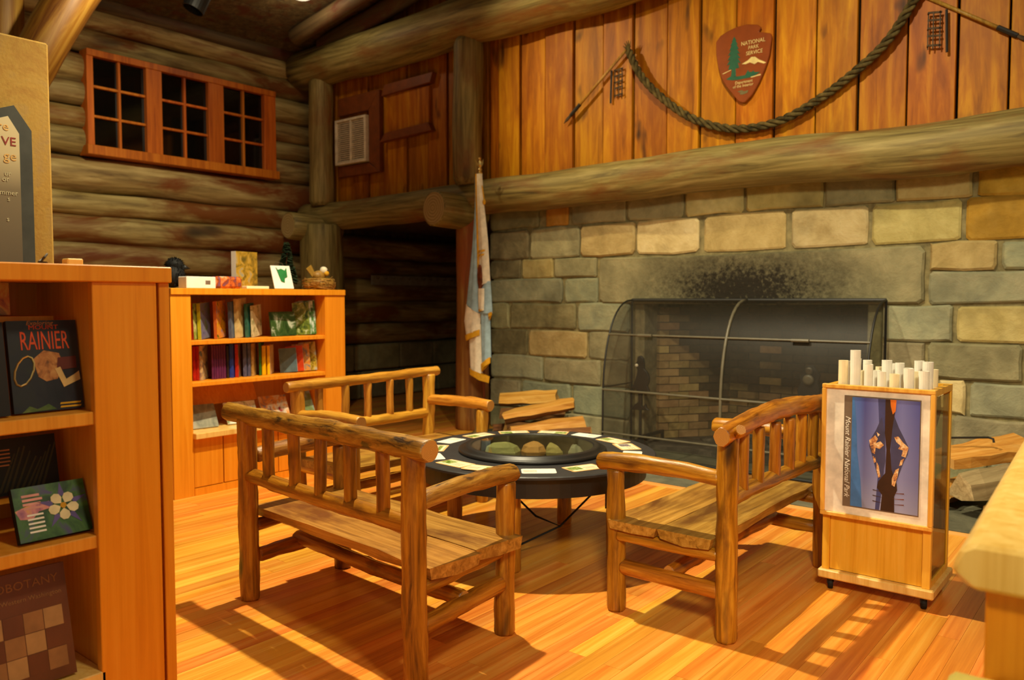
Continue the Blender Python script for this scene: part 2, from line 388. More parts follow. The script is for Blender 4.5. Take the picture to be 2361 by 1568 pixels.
hearth = struct(MB().box(-5.75, 1.4, 5.54, 7.9, -.1, .0).build('trim_2', M['mortar']))
tag(hearth, 'grey slate hearth slabs in front of the stone fireplace')
hx = -5.75
while hx < 1.3:
    wdt = rnd.uniform(.7, 1.1)
    for (a, b) in ((5.55, 6.12), (6.13, 6.78)):
        MB().box(hx + .006, min(hx + wdt, 1.4) - .006, a, b, -.03, .012).build('slab', M['slate'], hearth, bevel=.005)
    hx += wdt

# left wall: stacked logs
wl = struct(MB().box(-9.4, -9.13, .3, 10.2, 0, 4.8).build('wall_left', M['dark_log']))
seams = [.80, 1.10, 1.42, 1.74, 2.05, 2.37, 2.61, 2.99, 3.28, 3.51, 3.76, 4.08, 4.34, 4.60]
for z0, z1 in zip(seams, seams[1:]):
    c = (z0 + z1) / 2; r = (z1 - z0) / 2 * 1.06; cx = -8.96 - r * .78
    ymax = 9.95 if c < 2.45 else 6.75
    segs = [(.4, 3.81), (6.05, ymax)] if 3.0 < c < 4.07 else [(.4, ymax)]
    for a, b in segs: log('log', (cx, a, c), (cx, b, c), r, r * .97, M['wall_log'], wl, bump=.06, wob=.03, n=16)
fnd = 6.4
for row, (z0, z1) in enumerate(((0, .4), (.41, .79))):
    y = 6.9 - row * .3
    while y < 9.9:
        L = rnd.uniform(.5, .9); MB().box(-9.13, -8.93, y, y + L - .02, z0 + .01, z1).build('foundation_stone', M['st_grey'], wl, bevel=.02); y += L

# passage beyond the doorway: closing walls and ceiling
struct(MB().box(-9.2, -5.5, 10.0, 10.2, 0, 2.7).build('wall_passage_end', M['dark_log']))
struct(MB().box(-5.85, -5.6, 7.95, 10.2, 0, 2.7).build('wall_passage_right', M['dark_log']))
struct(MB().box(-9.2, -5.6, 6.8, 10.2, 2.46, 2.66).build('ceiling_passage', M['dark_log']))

# back wall: mortar core with doorway left and fireplace opening
core = MB()
YS = 6.86
core.box(-5.86, -4.05, YS, 7.95, 0, 2.62).box(-1.74, 1.4, YS, 7.95, 0, 2.62).box(-4.05, -1.74, YS, 7.95, 1.42, 2.62)
core.box(-4.05, -1.74, 7.85, 7.95, 0, 1.42)
wb = struct(core.build('wall_back', M['mortar']))
ZL = [2.50, 2.213, 1.885, 1.67, 1.408, 1.12, .837, .565, .25, .0]
rows = {0: [(-5.9, -5.2, 'g'), (-5.12, -4.82, 'o'), (-4.79, -4.13, 'g'), (-4.12, -3.5, 'g'), (-3.49, -2.91, 'c'), (-2.9, -2.22, 't'), (-2.21, -1.66, 'g'), (-1.66, -1.12, 't'), (-1.1, -.55, 'o')],
 1: [(-5.9, -5.34, 'd'), (-5.33, -4.68, 'g'), (-4.67, -4.02, 't'), (-4.01, -3.34, 'c'), (-3.30, -2.53, 't'), (-2.49, -1.86, 'c'), (-1.84, -1.19, 't'), (-1.17, -.35, 'o')],
 2: [(-5.9, -5.45, 'd'), (-5.44, -5.01, 't'), (-5.0, -4.46, 'g'), (-1.41, -.95, 't'), (-.93, -.4, 'b')],
 3: [(-5.9, -4.89, 'b'), (-4.87, -4.45, 'b'), (-1.41, -.45, 'b')],
 4: [(-5.9, -5.62, 'g'), (-5.61, -4.72, 'd'), (-4.7, -4.07, 'b'), (-1.74, -1.23, 'b'), (-1.21, -.3, 't')],
 5: [(-5.9, -5.36, 'd'), (-5.35, -4.58, 't'), (-4.57, -4.07, 'g'), (-1.74, -1.42, 'g'), (-1.41, -.77, 'g'), (-.75, -.2, 'b')],
 6: [(-5.9, -5.15, 'b'), (-5.13, -4.41, 'g'), (-4.4, -4.07, 'g'), (-1.74, -1.33, 'g'), (-1.32, -1.13, 'c'), (-1.11, -.5, 'b')],
 7: [(-5.9, -5.45, 'g'), (-5.43, -4.78, 'b'), (-4.76, -4.07, 'b'), (-1.74, -1.24, 'g'), (-1.22, -.6, 'g')],
 8: [(-5.91, -5.07, 'g'), (-5.05, -4.07, 'g'), (-1.74, -.98, 'g'), (-.96, -.3, 'b')]}
SM = dict(g='st_grey', b='st_blue', t='st_tan', c='st_cream', o='st_ochre', d='st_dark')
def stone_block(x0, x1, z0, z1, mat, seed, proud=.032):
    rs = random.Random(seed); g = .007; x0 += g; x1 -= g; z0 += g; z1 -= g
    w_, h_ = x1 - x0, z1 - z0; c = min(w_, h_) * .07
    j = lambda a: rs.uniform(-a, a)
    pts = [(x0, z0 + c + j(.02)), (x0 + c * 1.2, z0 + j(.008)), ((x0 + x1) / 2 + j(w_ * .2), z0 + j(.018)), (x1 - c * 1.2, z0 + j(.008)), (x1, z0 + c + j(.02)),
           (x1 + j(.008), (z0 + z1) / 2 + j(.03)), (x1, z1 - c + j(.02)), (x1 - c * 1.2, z1 + j(.008)), ((x0 + x1) / 2 + j(w_ * .2), z1 + j(.018)), (x0 + c * 1.2, z1 + j(.008)), (x0, z1 - c + j(.02)), (x0 + j(.008), (z0 + z1) / 2 + j(.03))]
    cx, cz = (x0 + x1) / 2, (z0 + z1) / 2; p = proud + j(.012); n = len(pts); vs = []; ins = .016
    for d, k in ((YS + .02, 0), (YS - p * .55, 0), (YS - p, ins)):
        for (a, b) in pts:
            dx, dz = a - cx, b - cz
            vs.append((cx + dx * (1 - k / (w_ / 2)) - cx, d + (j(.003) if k else 0), cz + dz * (1 - k / (h_ / 2)) - cz))
    fs = [(i + r * n, (i + 1) % n + r * n, (i + 1) % n + (r + 1) * n, i + (r + 1) * n) for r in (0, 1) for i in range(n)] + [tuple(2 * n + i for i in range(n))]
    o = MB().add(vs, fs).build('stone', mat, wb, smooth=False, loc=(cx, 0, cz))
    return o
sd = 100
for r, lst in rows.items():
    z1, z0 = ZL[r], ZL[r + 1]
    x = lst[-1][1] + .02
    ext = []
    while x < 1.3:
        w_ = rnd.uniform(.4, .75); ext.append((x, min(x + w_, 1.4), rnd.choice('gbtg'))); x += w_ + .02
    for (a, b, k) in lst + ext:
        sd += 1; stone_block(a, b, z0, z1, M[SM[k]], sd)
lt = stone_block(-4.43, -1.43, 1.408, 1.875, M['lintel'], 7, .045); lt.name = 'lintel_stone'

# firebox with brick lining
fb = MB().box(-4.05, -1.74, 6.75, 7.85, -.02, .05).build('firebox', M['ash'], wb)
fb.name = 'firebox_floor'
def brick_wall(p0, p1, h, soot_shade_fn, seed):
    p0 = Vector(p0); p1 = Vector(p1); d = p1 - p0; L = d.length; ang = math.atan2(d.y, d.x); rs = random.Random(seed)
    bh, bl = .078, .225
    for r in range(int(h / bh)):
        x = -(bl / 2 if r % 2 else 0)
        while x < L:
            a, b = max(x, 0), min(x + bl, L)
            if b - a > .04:
                q = p0 + d * ((a + b) / 2 / L)
                sv = soot_shade_fn((a + b) / 2 / L, r * bh) + rs.uniform(-.16, .16); m = M['brick_soot_shade'] if sv > .62 else M['brick_mid'] if sv > .38 else M['brick']
                key = (round(b - a, 3))
                if key not in brick_wall.c: brick_wall.c[key] = MB().box(-(b - a) / 2 + .005, (b - a) / 2 - .005, -.06, .06, .005, bh - .004).mesh('brick', [M['brick']])
                me = brick_wall.c[key]
                o = link('brick', me, fb, (q.x, q.y, .05 + r * bh + rs.uniform(-.002, .002)), (0, 0, ang))
                o.material_slots[0].link = 'OBJECT'; o.material_slots[0].material = m
            x += bl
brick_wall.c = {}
brick_wall((-3.93, 7.12, 0), (-3.45, 7.80, 0), 1.40, lambda u, z: (u * 1.4 + (z - .9) * 1.0) if z > .35 else u * .5, 3)  # brick colours paint a lit area below a diagonal shadow edge
brick_wall((-3.45, 7.80, 0), (-2.30, 7.80, 0), 1.40, lambda u, z: .25 + z * .75 - (.5 if .3 < u < .42 and .5 < z < .9 else 0), 4)
brick_wall((-2.30, 7.80, 0), (-1.84, 7.12, 0), 1.40, lambda u, z: .3 + z * .8, 5)
MB().box(-4.04, -3.93, 6.87, 7.15, .05, 1.42).build('jamb', M['st_dark'], wb, bevel=.01)
MB().box(-1.86, -1.75, 6.87, 7.15, .05, 1.42).build('jamb', M['st_dark'], wb, bevel=.01)
# ash heap and half burnt logs
ah = MB()
for i in range(26):
    ah.blob((rnd.uniform(-3.5, -2.2), rnd.uniform(7.2, 7.6), .05), (rnd.uniform(.06, .2), rnd.uniform(.06, .16), rnd.uniform(.03, .10)), i, .4, 8, 5)
tag(ah.build('ash_bed', M['ash'], None, smooth=True), 'heap of grey ash and cinders inside the fireplace', 'ash', kind='stuff')

# upper plank wall (behind mantel), gable
wu = struct(MB().box(-8.9, 1.4, 6.76, 6.9, 2.62, 6.6).build('wall_upper', M['dark']))
px = [-8.74, -8.4, -8.1, -7.8, -7.44, -7.1, -6.74, -6.43, -6.12, -5.80, -5.66, -5.36, -5.03, -4.67, -4.32, -3.98, -3.62, -3.29, -2.95, -2.61, -2.26, -1.93, -1.57, -1.23, -.9, -.56, -.22, .12, .46, .8, 1.14, 1.4]
for i, (a, b) in enumerate(zip(px, px[1:])):
    yo = (i % 2) * .022
    for z0, z1 in ((2.62, 4.36), (4.5, 6.3)):
        MB().box(.009, b - a - .009, 0, .05, 0, z1 - z0).build('plank', M['plank'], wu, bevel=.004, loc=(a, 6.70 + yo, z0))

# beams and posts
tag(log('mantel_beam', (-8.95, 6.60, 2.55), (1.4, 6.60, 2.59), .178, .205, M['log'], n=22, wob=.05, bump=.04, seg=.2), 'long weathered log mantel beam above the stone fireplace', 'beam')
tag(log('tie_beam', (-8.95, 6.52, 4.45), (1.4, 6.52, 4.45), .25, .26, M['log'], n=22, wob=.06, bump=.04, seg=.2), 'thick weathered log beam running across the plank wall below the roof', 'beam')
tag(log('wall_post', (-5.92, 6.50, 2.70), (-5.92, 6.50, 4.28), .165, .16, M['log'], n=18, cham=.07), 'weathered log post between mantel beam and upper beam beside the flag top', 'post')
tag(log('wall_post', (-8.50, 6.52, 2.66), (-8.50, 6.52, 4.28), .16, .155, M['log'], n=18, cham=.05), 'weathered log post between the beams beside the white vent', 'post')
tag(log('door_post', (-5.97, 6.62, 0), (-5.97, 6.62, 2.44), .19, .17, M['red_post'], n=18), 'reddish peeled log post of the dark doorway behind the flag', 'post')
tag(log('door_post', (-8.42, 6.45, 0), (-8.42, 6.45, 2.40), .29, .27, M['log'], n=18), 'stout pale log post of the dark doorway beside the bird nest', 'post')
tag(log('beam_end', (-6.05, 6.08, 2.42), (-6.0, 6.75, 2.40), .188, .195, M['log'], n=20, bump=.03), 'sawn log end jutting out over the doorway post by the flag', 'beam')
tag(log('beam_end', (-8.55, 6.02, 2.37), (-8.5, 6.75, 2.36), .17, .18, M['log'], n=20, bump=.03), 'sawn log end jutting out of the log wall corner', 'beam')
tag(log('gable_post', (-6.05, 6.66, 4.66), (-6.05, 6.66, 5.10), .10, .10, M['log'], n=16), 'short pale log post standing on the upper beam', 'post')
tag(log('roof_brace', (-6.5, 2.06, 2.50), (-6.5, 3.13, 4.60), .15, .165, M['brace'], n=18, wob=.05, bump=.1), 'slanting peeled tree trunk brace rising behind the tan partition', 'brace')
tag(log('roof_post', (-6.9, 2.30, 0), (-6.9, 2.30, 4.9), .17, .16, M['brace'], n=16), 'upright peeled log post behind the tan partition', 'post')

# ceiling with boards and rafters
def cz(x): return 4.66 + .165 * (x + 8.95)
ceil = struct(MB().prism([(-9.4, cz(-9.4) + .03), (1.6, cz(1.6) + .03), (1.6, cz(1.6) + .2), (-9.4, cz(-9.4) + .2)], -2.5, 6.9).build('ceiling', M['dark']))
x = -9.3
while x < 1.5:
    MB().prism([(0, 0), (.278, .278 * .165), (.278, .278 * .165 + .03), (0, .03)], -2.4, 6.75).build('ceiling_board', M['dark_log'], ceil, loc=(x, 0, cz(x)))
    x += .285
for y, r, x0, lb in ((6.44, .11, -8.35, 'dark round rafter pole just above the thick upper beam'), (6.02, .10, -8.35, 'dark round rafter pole next to the lit roof spotlight'), (1.0, .12, -8.95, 'dark round rafter pole over the tan partition'), (-.6, .12, -8.95, 'dark round rafter pole behind the tan partition')):
    tag(log('rafter', (x0, y, cz(x0) - r), (1.4, y, cz(1.4) - r), r, r, M['dark_log'], n=14, seg=.3), lb, 'rafter', 'rafter poles under the roof')
tag(log('wall_plate', (-8.98, .4, 4.62), (-8.98, 6.7, 4.62), .09, .09, M['dark_log'], n=14, seg=.3), 'dark log plate on top of the log wall under the roof', 'beam')

# window in log wall
wn = struct(MB().box(-9.10, -8.96, 3.80, 6.08, 3.04, 4.08).build('window_1', M['dark']))
def yzbar(nm, y0, y1, z0, z1, x0, x1, mat, par): return MB().box(x0, x1, y0, y1, z0, z1).build(nm, mat, par, bevel=.004)
yzbar('window_frame', 3.78, 6.10, 4.03, 4.10, -9.05, -8.87, M['winwood'], wn); yzbar('window_sill', 3.76, 6.12, 2.99, 3.09, -9.05, -8.84, M['winwood'], wn)
for a, b in ((3.78, 3.85), (4.42, 4.60), (5.17, 5.37), (5.93, 6.10)): yzbar('window_frame', a, b, 3.09, 4.03, -9.05, -8.88, M['winwood'], wn)
for a, m_, b in ((3.85, 4.132, 4.42), (4.60, 4.885, 5.17), (5.37, 5.65, 5.93)):
    yzbar('muntin', m_ - .014, m_ + .014, 3.09, 4.03, -8.96, -8.90, M['winwood'], wn)
    for z in (3.405, 3.72): yzbar('muntin', a, b, z - .014, z + .014, -8.958, -8.905, M['winwood'], wn)
    for (p, q) in ((a, m_), (m_, b)):
        for (z0, z1) in ((3.09, 3.405), (3.405, 3.72), (3.72, 4.03)):
            MB().box(-8.952, -8.942, p, q, z0, z1).build('pane', M['night'], wn)

# wall vent and framed panels on left bay
v = thing('wall_vent', 'cream painted metal louvre vent on the red plank wall', 'vent', (-8.03, 6.62, 3.455))
fr = MB().box(-.30, .30, -.02, .06, -.285, -.255).box(-.30, .30, -.02, .06, .255, .285).box(-.30, -.265, -.02, .06, -.255, .255).box(.265, .30, -.02, .06, -.255, .255).box(-.012, .012, -.016, .06, -.255, .255)
fr.build('vent_frame', M['vent'], v, bevel=.003); MB().box(-.265, .265, .045, .06, -.255, .255).build('backing', M['dark'], v)
lv = MB().obox((0, 0, 0), (.25, .018, .010), Matrix.Rotation(R(35), 3, 'X')).mesh('louvre', [M['vent']])
for s in (-1, 1):
    for i in range(20): link('louvre', lv, v, (s * .138, .005, -.24 + i * .0253))
fbx = thing('duct_cover', 'red brown mitred board frame around the cream vent', 'frame', (0, 6.64, 0))
for nm, pts in (('board', [(-8.315, 3.80), (-7.72, 3.80), (-7.52, 4.02), (-8.315, 4.02)]), ('board', [(-7.715, 3.16), (-7.52, 3.02), (-7.52, 4.02), (-7.715, 3.80)]), ('board', [(-8.315, 3.02), (-7.52, 3.02), (-7.72, 3.15), (-8.315, 3.15)])):
    MB().prism(pts, 0, .06).build(nm, M['trimred'], fbx, bevel=.004)
pn = thing('wall_panel', 'red brown raised board panel next to the vent', 'panel', (0, 6.64, 0))
for pts in ([(-7.46, 3.92), (-6.62, 3.95), (-6.58, 4.06), (-7.40, 4.05)], [(-7.50, 3.37), (-6.60, 3.40), (-6.66, 3.50), (-7.40, 3.47)]):
    MB().prism(pts, -.02, .06).build('moulding', M['trimred'], pn, bevel=.004)
MB().box(-7.40, -6.68, .02, .055, 3.48, 3.93).build('panel', M['plank'], pn)

# ================================================================== FIREPLACE SCREEN
sc = thing('fireplace_screen', 'curved black wire mesh spark screen standing in front of the fireplace', 'fire screen', (0, 0, .012))
X0, X1 = -4.02, -1.70
prof = []
for i in range(13):
    t = R(90 * i / 12); prof.append((6.79 - .52 * math.sin(t) ** .85, .50 + .93 * math.cos(t) ** .95))
prof += [(6.268, .25), (6.265, .004)]
def prof_y(z):
    for (y0, z0), (y1, z1) in zip(prof, prof[1:]):
        if z1 <= z <= z0: return y0 + (y1 - y0) * (z0 - z) / max(z0 - z1, 1e-6)
    return 6.27
XC = -2.85
for a, b in ((X0, XC), (XC, X1)):
    mb = MB(); nx = 10
    vs = [(a + (b - a) * i / nx, y + .012 * math.sin(i / nx * math.pi) * 0, z) for (y, z) in prof for i in range(nx + 1)]
    mb.add(vs, [(r * (nx + 1) + i, r * (nx + 1) + i + 1, (r + 1) * (nx + 1) + i + 1, (r + 1) * (nx + 1) + i) for r in range(len(prof) - 1) for i in range(nx)])
    mb.build('mesh_panel', M['mesh'], sc, smooth=True)
for X in (X0, X1):
    n = len(prof); vs = [(X, y, z) for y, z in prof] + [(X, 6.79, z) for y, z in prof]
    MB().add(vs, [(i, i + 1, n + i + 1, n + i) for i in range(n - 1)]).build('side_mesh', M['mesh'], sc)
    MB().tube([(X, y, z) for y, z in prof], .009, 6).build('hoop', M['iron'], sc, smooth=True)
    MB().tube([(X, 6.79, 1.43), (X, 6.79, .004)], .011, 6).build('upright', M['iron'], sc)
    MB().tube([(X, 6.79, .02), (X, 6.265, .012)], .009, 6).build('foot_bar', M['iron'], sc); MB().tube([(X, 6.79, .62), (X, prof_y(.62), .62)], .006, 6).build('side_bar', M['iron'], sc)
MB().tube([(XC, y - .008, z) for y, z in prof], .014, 8).build('hoop', M['bar'], sc, smooth=True)
MB().tube([(X0, 6.79, 1.43), (X1, 6.79, 1.43)], .016, 8).build('top_bar', M['iron'], sc)
for z, r in ((1.11, .009), (.60, .010), (.20, .009)):
    MB().tube([(X0, prof_y(z) - .008, z), (XC, prof_y(z) - .012, z), (X1, prof_y(z) - .008, z)], r, 8).build('cross_bar', M['bar'], sc)
MB().tube([(X0, 6.262, .012), (X1, 6.262, .012)], .011, 8).build('foot_bar', M['iron'], sc)
for hx in (-3.62, -2.22): MB().tube([(hx - .07, prof_y(1.11) - .035, 1.11), (hx + .07, prof_y(1.11) - .035, 1.11)], .014, 8).build('handle', M['bar'], sc)

def andiron(label, loc, pts, sc_=1, extra=None):
    a = thing('andiron', label, 'andiron', loc, 0, 'iron andirons in the fireplace')
    MB().prism([(x * sc_, z * sc_) for x, z in pts], -.015, .015).build('figure', M['iron'], a, bevel=.004)
    MB().box(-.012, .012, .01, .45, .06, .09).box(-.012, .012, .42, .45, 0, .07).build('log_rest', M['iron'], a)
    MB().tube([(0, 0, 0), (0, 0, .50)], .014, 8).build('shaft', M['iron'], a); MB().prism([(-.09, .0), (.09, 0), (.05, .04), (.012, .07), (-.012, .07), (-.05, .04)], -.012, .012).build('foot', M['iron'], a)
    return a
bird = [(-.03, .88), (-.035, .84), (-.05, .82), (-.05, .79), (-.03, .76), (-.035, .72), (-.055, .66), (-.075, .61), (-.105, .575), (-.05, .57), (-.02, .55), (-.018, .45), (-.05, .43), (-.085, .40), (-.10, .37), (.10, .38), (.07, .40), (.055, .44), (.03, .41), (.02, .41), (.015, .56), (.10, .56), (.075, .61), (.095, .65), (.095, .69), (.075, .74), (.04, .77), (.04, .82), (.03, .87), (0, .895)]
a1 = andiron('black iron bird shaped andiron at the firebox side lit by tan bricks', (-3.82, 6.62, .062), [(x, z - .04) for x, z in bird])
MB().blob((-.035, -.018, .76), (.018, .01, .016), 1, 0).build('eye_or_glint', M['vent'], a1, smooth=True)  # cream dot paints the white highlight on the bird's head
a2 = andiron('black iron owl shaped andiron behind the bench with the forked rail', (-2.23, 6.62, .062), [(-.12, .46), (-.13, .50), (-.09, .57), (-.10, .64), (-.07, .70), (-.085, .76), (-.04, .80), (-.02, .84), (.03, .845), (.06, .80), (.085, .77), (.07, .70), (.085, .64), (.075, .56), (.10, .50), (.11, .46), (0, .42)])
MB().lathe([(.03, 0), (.045, .01), (.045, .02), (.02, .02)], 14).build('eye_or_glint', M['bar'], a2, loc=(-.005, -.012, .725), rot=(R(90), 0, 0), smooth=True)
MB().lathe([(.015, 0), (.03, .01), (.03, .018), (.012, .018)], 14).build('crest', M['bar'], a2, loc=(.0, -.012, .80), rot=(R(90), 0, 0), smooth=True)

# ================================================================== FIREWOOD
def split_log(label, p0, p1, r, kind, seed, group='split firewood stacked on the hearth'):
    rs = random.Random(seed); p0 = Vector(p0); p1 = Vector(p1); d = p1 - p0; L = d.length
    sides = {'split': [(-.8, -.6), (0, -.85), (.8, -.55), (.95, .1), (.15, .85), (-.35, .55), (-.9, .05)], 'wedge': [(-.85, -.5), (0, -.8), (.85, -.5), (.6, .2), (.1, .85), (-.55, .3)], 'round': [(math.cos(k * .785), math.sin(k * .785) * .9) for k in range(8)], 'bark': [(-1.1, -.3), (0, -.6), (1.1, -.35), (.9, .35), (.1, .7), (-.9, .4)], 'slab': [(-1.2, -.35), (1.2, -.3), (1.1, .3), (.2, .42), (-1.1, .34)]}[kind]
    sides = [(a * r * rs.uniform(.9, 1.1), b * r * rs.uniform(.9, 1.1)) for a, b in sides]; n = len(sides); mb = MB(); vs = []; K = 6
    for i in range(K):
        t = i / (K - 1)
        tw_ = (t - .5) * rs.uniform(.3, .5); tp_r = 1 - .22 * abs(t - .4)
        for a, b in [((a * math.cos(tw_) - b * math.sin(tw_)) * tp_r, (a * math.sin(tw_) + b * math.cos(tw_)) * tp_r) for a, b in sides]: vs.append((a * (1 + rs.uniform(-.12, .12)), b * (1 + rs.uniform(-.12, .12)), t * L + (rs.uniform(-.03, .03) if 0 < i < K - 1 else rs.uniform(-.012, .012))))
    for i in range(K - 1):
        for j in range(n): mb.add([], []); mb.f.append((i * n + j, i * n + (j + 1) % n, (i + 1) * n + (j + 1) % n, (i + 1) * n + j)); mb.mi.append(1 if kind in ('round', 'bark') or j in (0, 1) else 0)
    mb.v = vs; mb.f += [tuple(range(n - 1, -1, -1)), tuple((K - 1) * n + j for j in range(n))]; mb.mi += [2, 2]
    sp = M['fire_grey'] if 'grey' in label else M['fire_split']
    o = mb.build('firewood_log', [sp, M['fire_bark'], M['end_wood'] if 'grey' not in label else M['fire_grey']], None); o.location = p0
    from mathutils import Quaternion
    o.rotation_euler = (d.to_track_quat('Z', 'Y') @ Quaternion((0, 0, 1), rs.uniform(-.5, .5))).to_euler(); return tag(o, label, 'firewood', group)
wz = .012
split_log('round barked firewood log at the bottom of the pile by the flag', (-5.22, 6.30, wz + .085), (-4.96, 6.70, wz + .09), .085, 'round', 1)
split_log('small round barked firewood log with pale sawn end by the flag pile', (-5.06, 6.16, wz + .085), (-4.78, 6.70, wz + .085), .08, 'round', 2)
split_log('broad pale yellow split log leaning low in the flag side pile', (-4.92, 6.02, wz + .11), (-4.40, 6.52, wz + .20), .125, 'wedge', 3)
split_log('dark bark covered slab at the fireplace end of the flag side pile', (-4.62, 5.98, wz + .10), (-4.16, 6.30, wz + .13), .12, 'bark', 4)
split_log('brown bark covered log across the middle of the flag side pile', (-5.36, 6.38, wz + .24), (-4.74, 6.68, wz + .28), .09, 'bark', 5)
split_log('red brown split log on top of the flag side pile', (-5.40, 6.42, wz + .37), (-4.84, 6.68, wz + .43), .09, 'wedge', 6)
split_log('long tan split log near the top of the flag side pile', (-5.08, 6.10, wz + .25), (-4.50, 6.50, wz + .40), .095, 'split', 7)
split_log('small barked log at the base of the flag side pile', (-5.5, 6.42, wz + .06), (-5.25, 6.70, wz + .06), .06, 'round', 8)
split_log('squared tan log on top of the wood pile behind the poster stand', (-1.16, 6.12, wz + .33), (-.74, 6.70, wz + .40), .12, 'slab', 9)
split_log('grey ended split log in the wood pile behind the poster stand', (-.98, 5.86, wz + .20), (-.66, 6.50, wz + .26), .13, 'wedge', 10)
split_log('tan split log at the far end of the pile behind the poster stand', (-.62, 6.0, wz + .10), (-.40, 6.6, wz + .12), .11, 'split', 11)
split_log('barked split log under the pile behind the poster stand', (-1.16, 6.02, wz + .09), (-1.05, 6.6, wz + .09), .10, 'split', 12)
split_log('small barked log at the bottom of the pile behind the poster stand', (-.84, 6.0, wz + .045), (-.80, 6.6, wz + .045), .045, 'round', 13)
pk = thing('fire_poker', 'black iron poker lying on the wood pile behind the poster stand', 'poker', (-1.15, 6.25, .475))
MB().tube([(0, 0, 0), (.24, .12, .012), (.27, .12, .005), (.275, .12, -.02)], .008, 6).build('rod', M['iron'], pk)

# ================================================================== BENCHES
def bench(label, loc, rz, L, D, kind='near', seed=0, sk=0):
    b = thing('log_bench', label, 'bench', loc, rz, 'log benches around the round table'); _seed[0] = seed
    m = M['bench_light'] if kind == 'far' else M['bench']; e_ = M['end_bench']; rail = {'near': M['bench_bark'], 'far': M['bench_light'], 'right': M['bench']}[kind]
    kw = dict(end=e_, n=14, seg=.05, bump=.15)
    for x in (0, L):
        log('leg', (x, 0, 0), (x, 0, .885), .047, .045, m, b, wob=.012, **kw)
        log('leg', (x + sk, D, 0), (x + sk, D, .665), .045, .041, m, b, wob=.015, **kw)
        log('arm', (x, .03, .70 if kind != 'near' else .695), (x + sk * 1.05, D + (.05 if kind == 'near' else .085), .705), .036, .042, rail if kind == 'near' else m, b, bow=(0, .012), **kw)
        log('seat_bearer', (x, .03, .365), (x + sk, D - .02, .365), .03, .03, m, b, **kw)
        log('stretcher', (x, .03, .215), (x + sk, D - .03, .215), .035, .036, m, b, **kw)
    if kind == 'right':
        log('top_rail', (-.09, 0, .885), (L + .09, 0, .90), .042, .05, rail, b, bow=(0, .035), wob=.03, **kw)
        log('branch_stub', (.0, -.04, .90), (-.07, -.085, .93), .026, .022, rail, b, **kw)
    else:
        log('top_rail', (-.18 if kind == 'near' else -.10, 0, .895), (L + .10, 0, .905), .046 if kind == 'near' else .034, .044 if kind == 'near' else .036, rail, b, wob=.03, **kw)
    log('back_rail', (.02, 0, .60), (L - .02, 0, .605), .035, .037, m, b, wob=.02, **kw)
    ns = 5 if kind != 'right' else 6
    for i in range(ns):
        x = L * (i + .85) / (ns + .7) + random.Random(seed + i).uniform(-.01, .01)
        log('spindle', (x, 0, .615), (x, 0, .875), .026, .028, m, b, wob=.012, **kw)
    log('centre_stretcher', (sk / 2, D * .5, .235), (L + sk / 2, D * .5, .235), .034, .034, m, b, wob=.02, **kw)
    w2 = (D - .04) / 2
    for k in range(2):
        rs = random.Random(seed * 5 + k); y0 = .055 + k * (w2 + .003); y1 = y0 + w2; N_ = 9; vs = []
        for i in range(N_):
            x = -.05 + sk * (.3 + .4 * k) + (L + .10) * i / (N_ - 1); j = lambda: rs.uniform(-.006, .006)
            vs += [(x, y0 + (j() if k == 0 else 0), .438 + j() * .4), (x, y1 + (j() if k == 1 else 0), .438 + j() * .4), (x, y1 - .012 + j() * 1.3, .394 + j()), (x, (y0 + y1) / 2, .388 + j() * 2), (x, y0 + .012 + j() * 1.3, .394 + j())]
        fs = [(i * 5 + q, i * 5 + (q + 1) % 5, (i + 1) * 5 + (q + 1) % 5, (i + 1) * 5 + q) for i in range(N_ - 1) for q in range(5)] + [tuple(range(5)), tuple((N_ - 1) * 5 + q for q in range(5))]
        MB().add(vs, fs).build('seat_plank', M['seat'], b)
    return b
bench('dark varnished log bench with barky top rail turning its back to the open floor', (-3.37, 2.135, 0), R(-4.6), 1.247, .575, 'near', 10, -.085)
bench('log bench with arched forked top rail beside the poster stand', (-1.39, 3.14, 0), R(90), 1.22, .545, 'right', 40)
bench('pale honey coloured log bench in front of the open bookcase', (-4.29, 4.25, 0), R(-90), 1.17, .55, 'far', 70)

# ================================================================== TABLE
TX, TY, TZ = -2.855, 3.69, .56
tb = thing('round_table', 'round black exhibit table with glass covered rock case on log legs', 'table', (TX, TY, 0))
MB().lathe([(.36, TZ - .022), (.70, TZ - .022), (.722, TZ - .016), (.722, TZ - .005), (.715, TZ), (.36, TZ), (.36, TZ - .022)], 72).build('table_top', M['blacktop'], tb, smooth=False)
MB().lathe([(.64, TZ - .125), (.665, TZ - .125), (.665, TZ - .022), (.64, TZ - .022), (.64, TZ - .125)], 72).build('apron', M['black'], tb)
MB().lathe([(.0, TZ - .075), (.372, TZ - .075), (.372, TZ - .0), (.36, TZ - .0), (.36, TZ - .06), (.0, TZ - .06)], 64).build('rock_well', M['black'], tb)
MB().lathe([(.358, TZ), (.435, TZ), (.437, TZ + .016), (.428, TZ + .022), (.405, TZ + .024), (.402, TZ + .036), (.366, TZ + .038), (.358, TZ + .034), (.358, TZ)], 72).build('case_rim', M['black'], tb, smooth=True)
MB().lathe([(0, TZ + .03), (.36, TZ + .03), (.36, TZ + .034), (0, TZ + .034)], 64).build('glass_cover', M['glass'], tb)
for i, a in enumerate((-65, 18, 104, 200)):
    c, s = math.cos(R(a)), math.sin(R(a)); q = Vector((.50 * c, .50 * s, 0))
    log('leg', q, q + Vector((0, 0, TZ - .11)), .047, .046, M['bench_light'], tb, end=M['end_bench'], n=12, seg=.1, bump=.08)
    MB().obox((.455 * c, .455 * s, .36), (.012, .05, .20), Matrix.Rotation(R(a), 3, 'Z')).build('leg_bracket', M['iron'], tb)
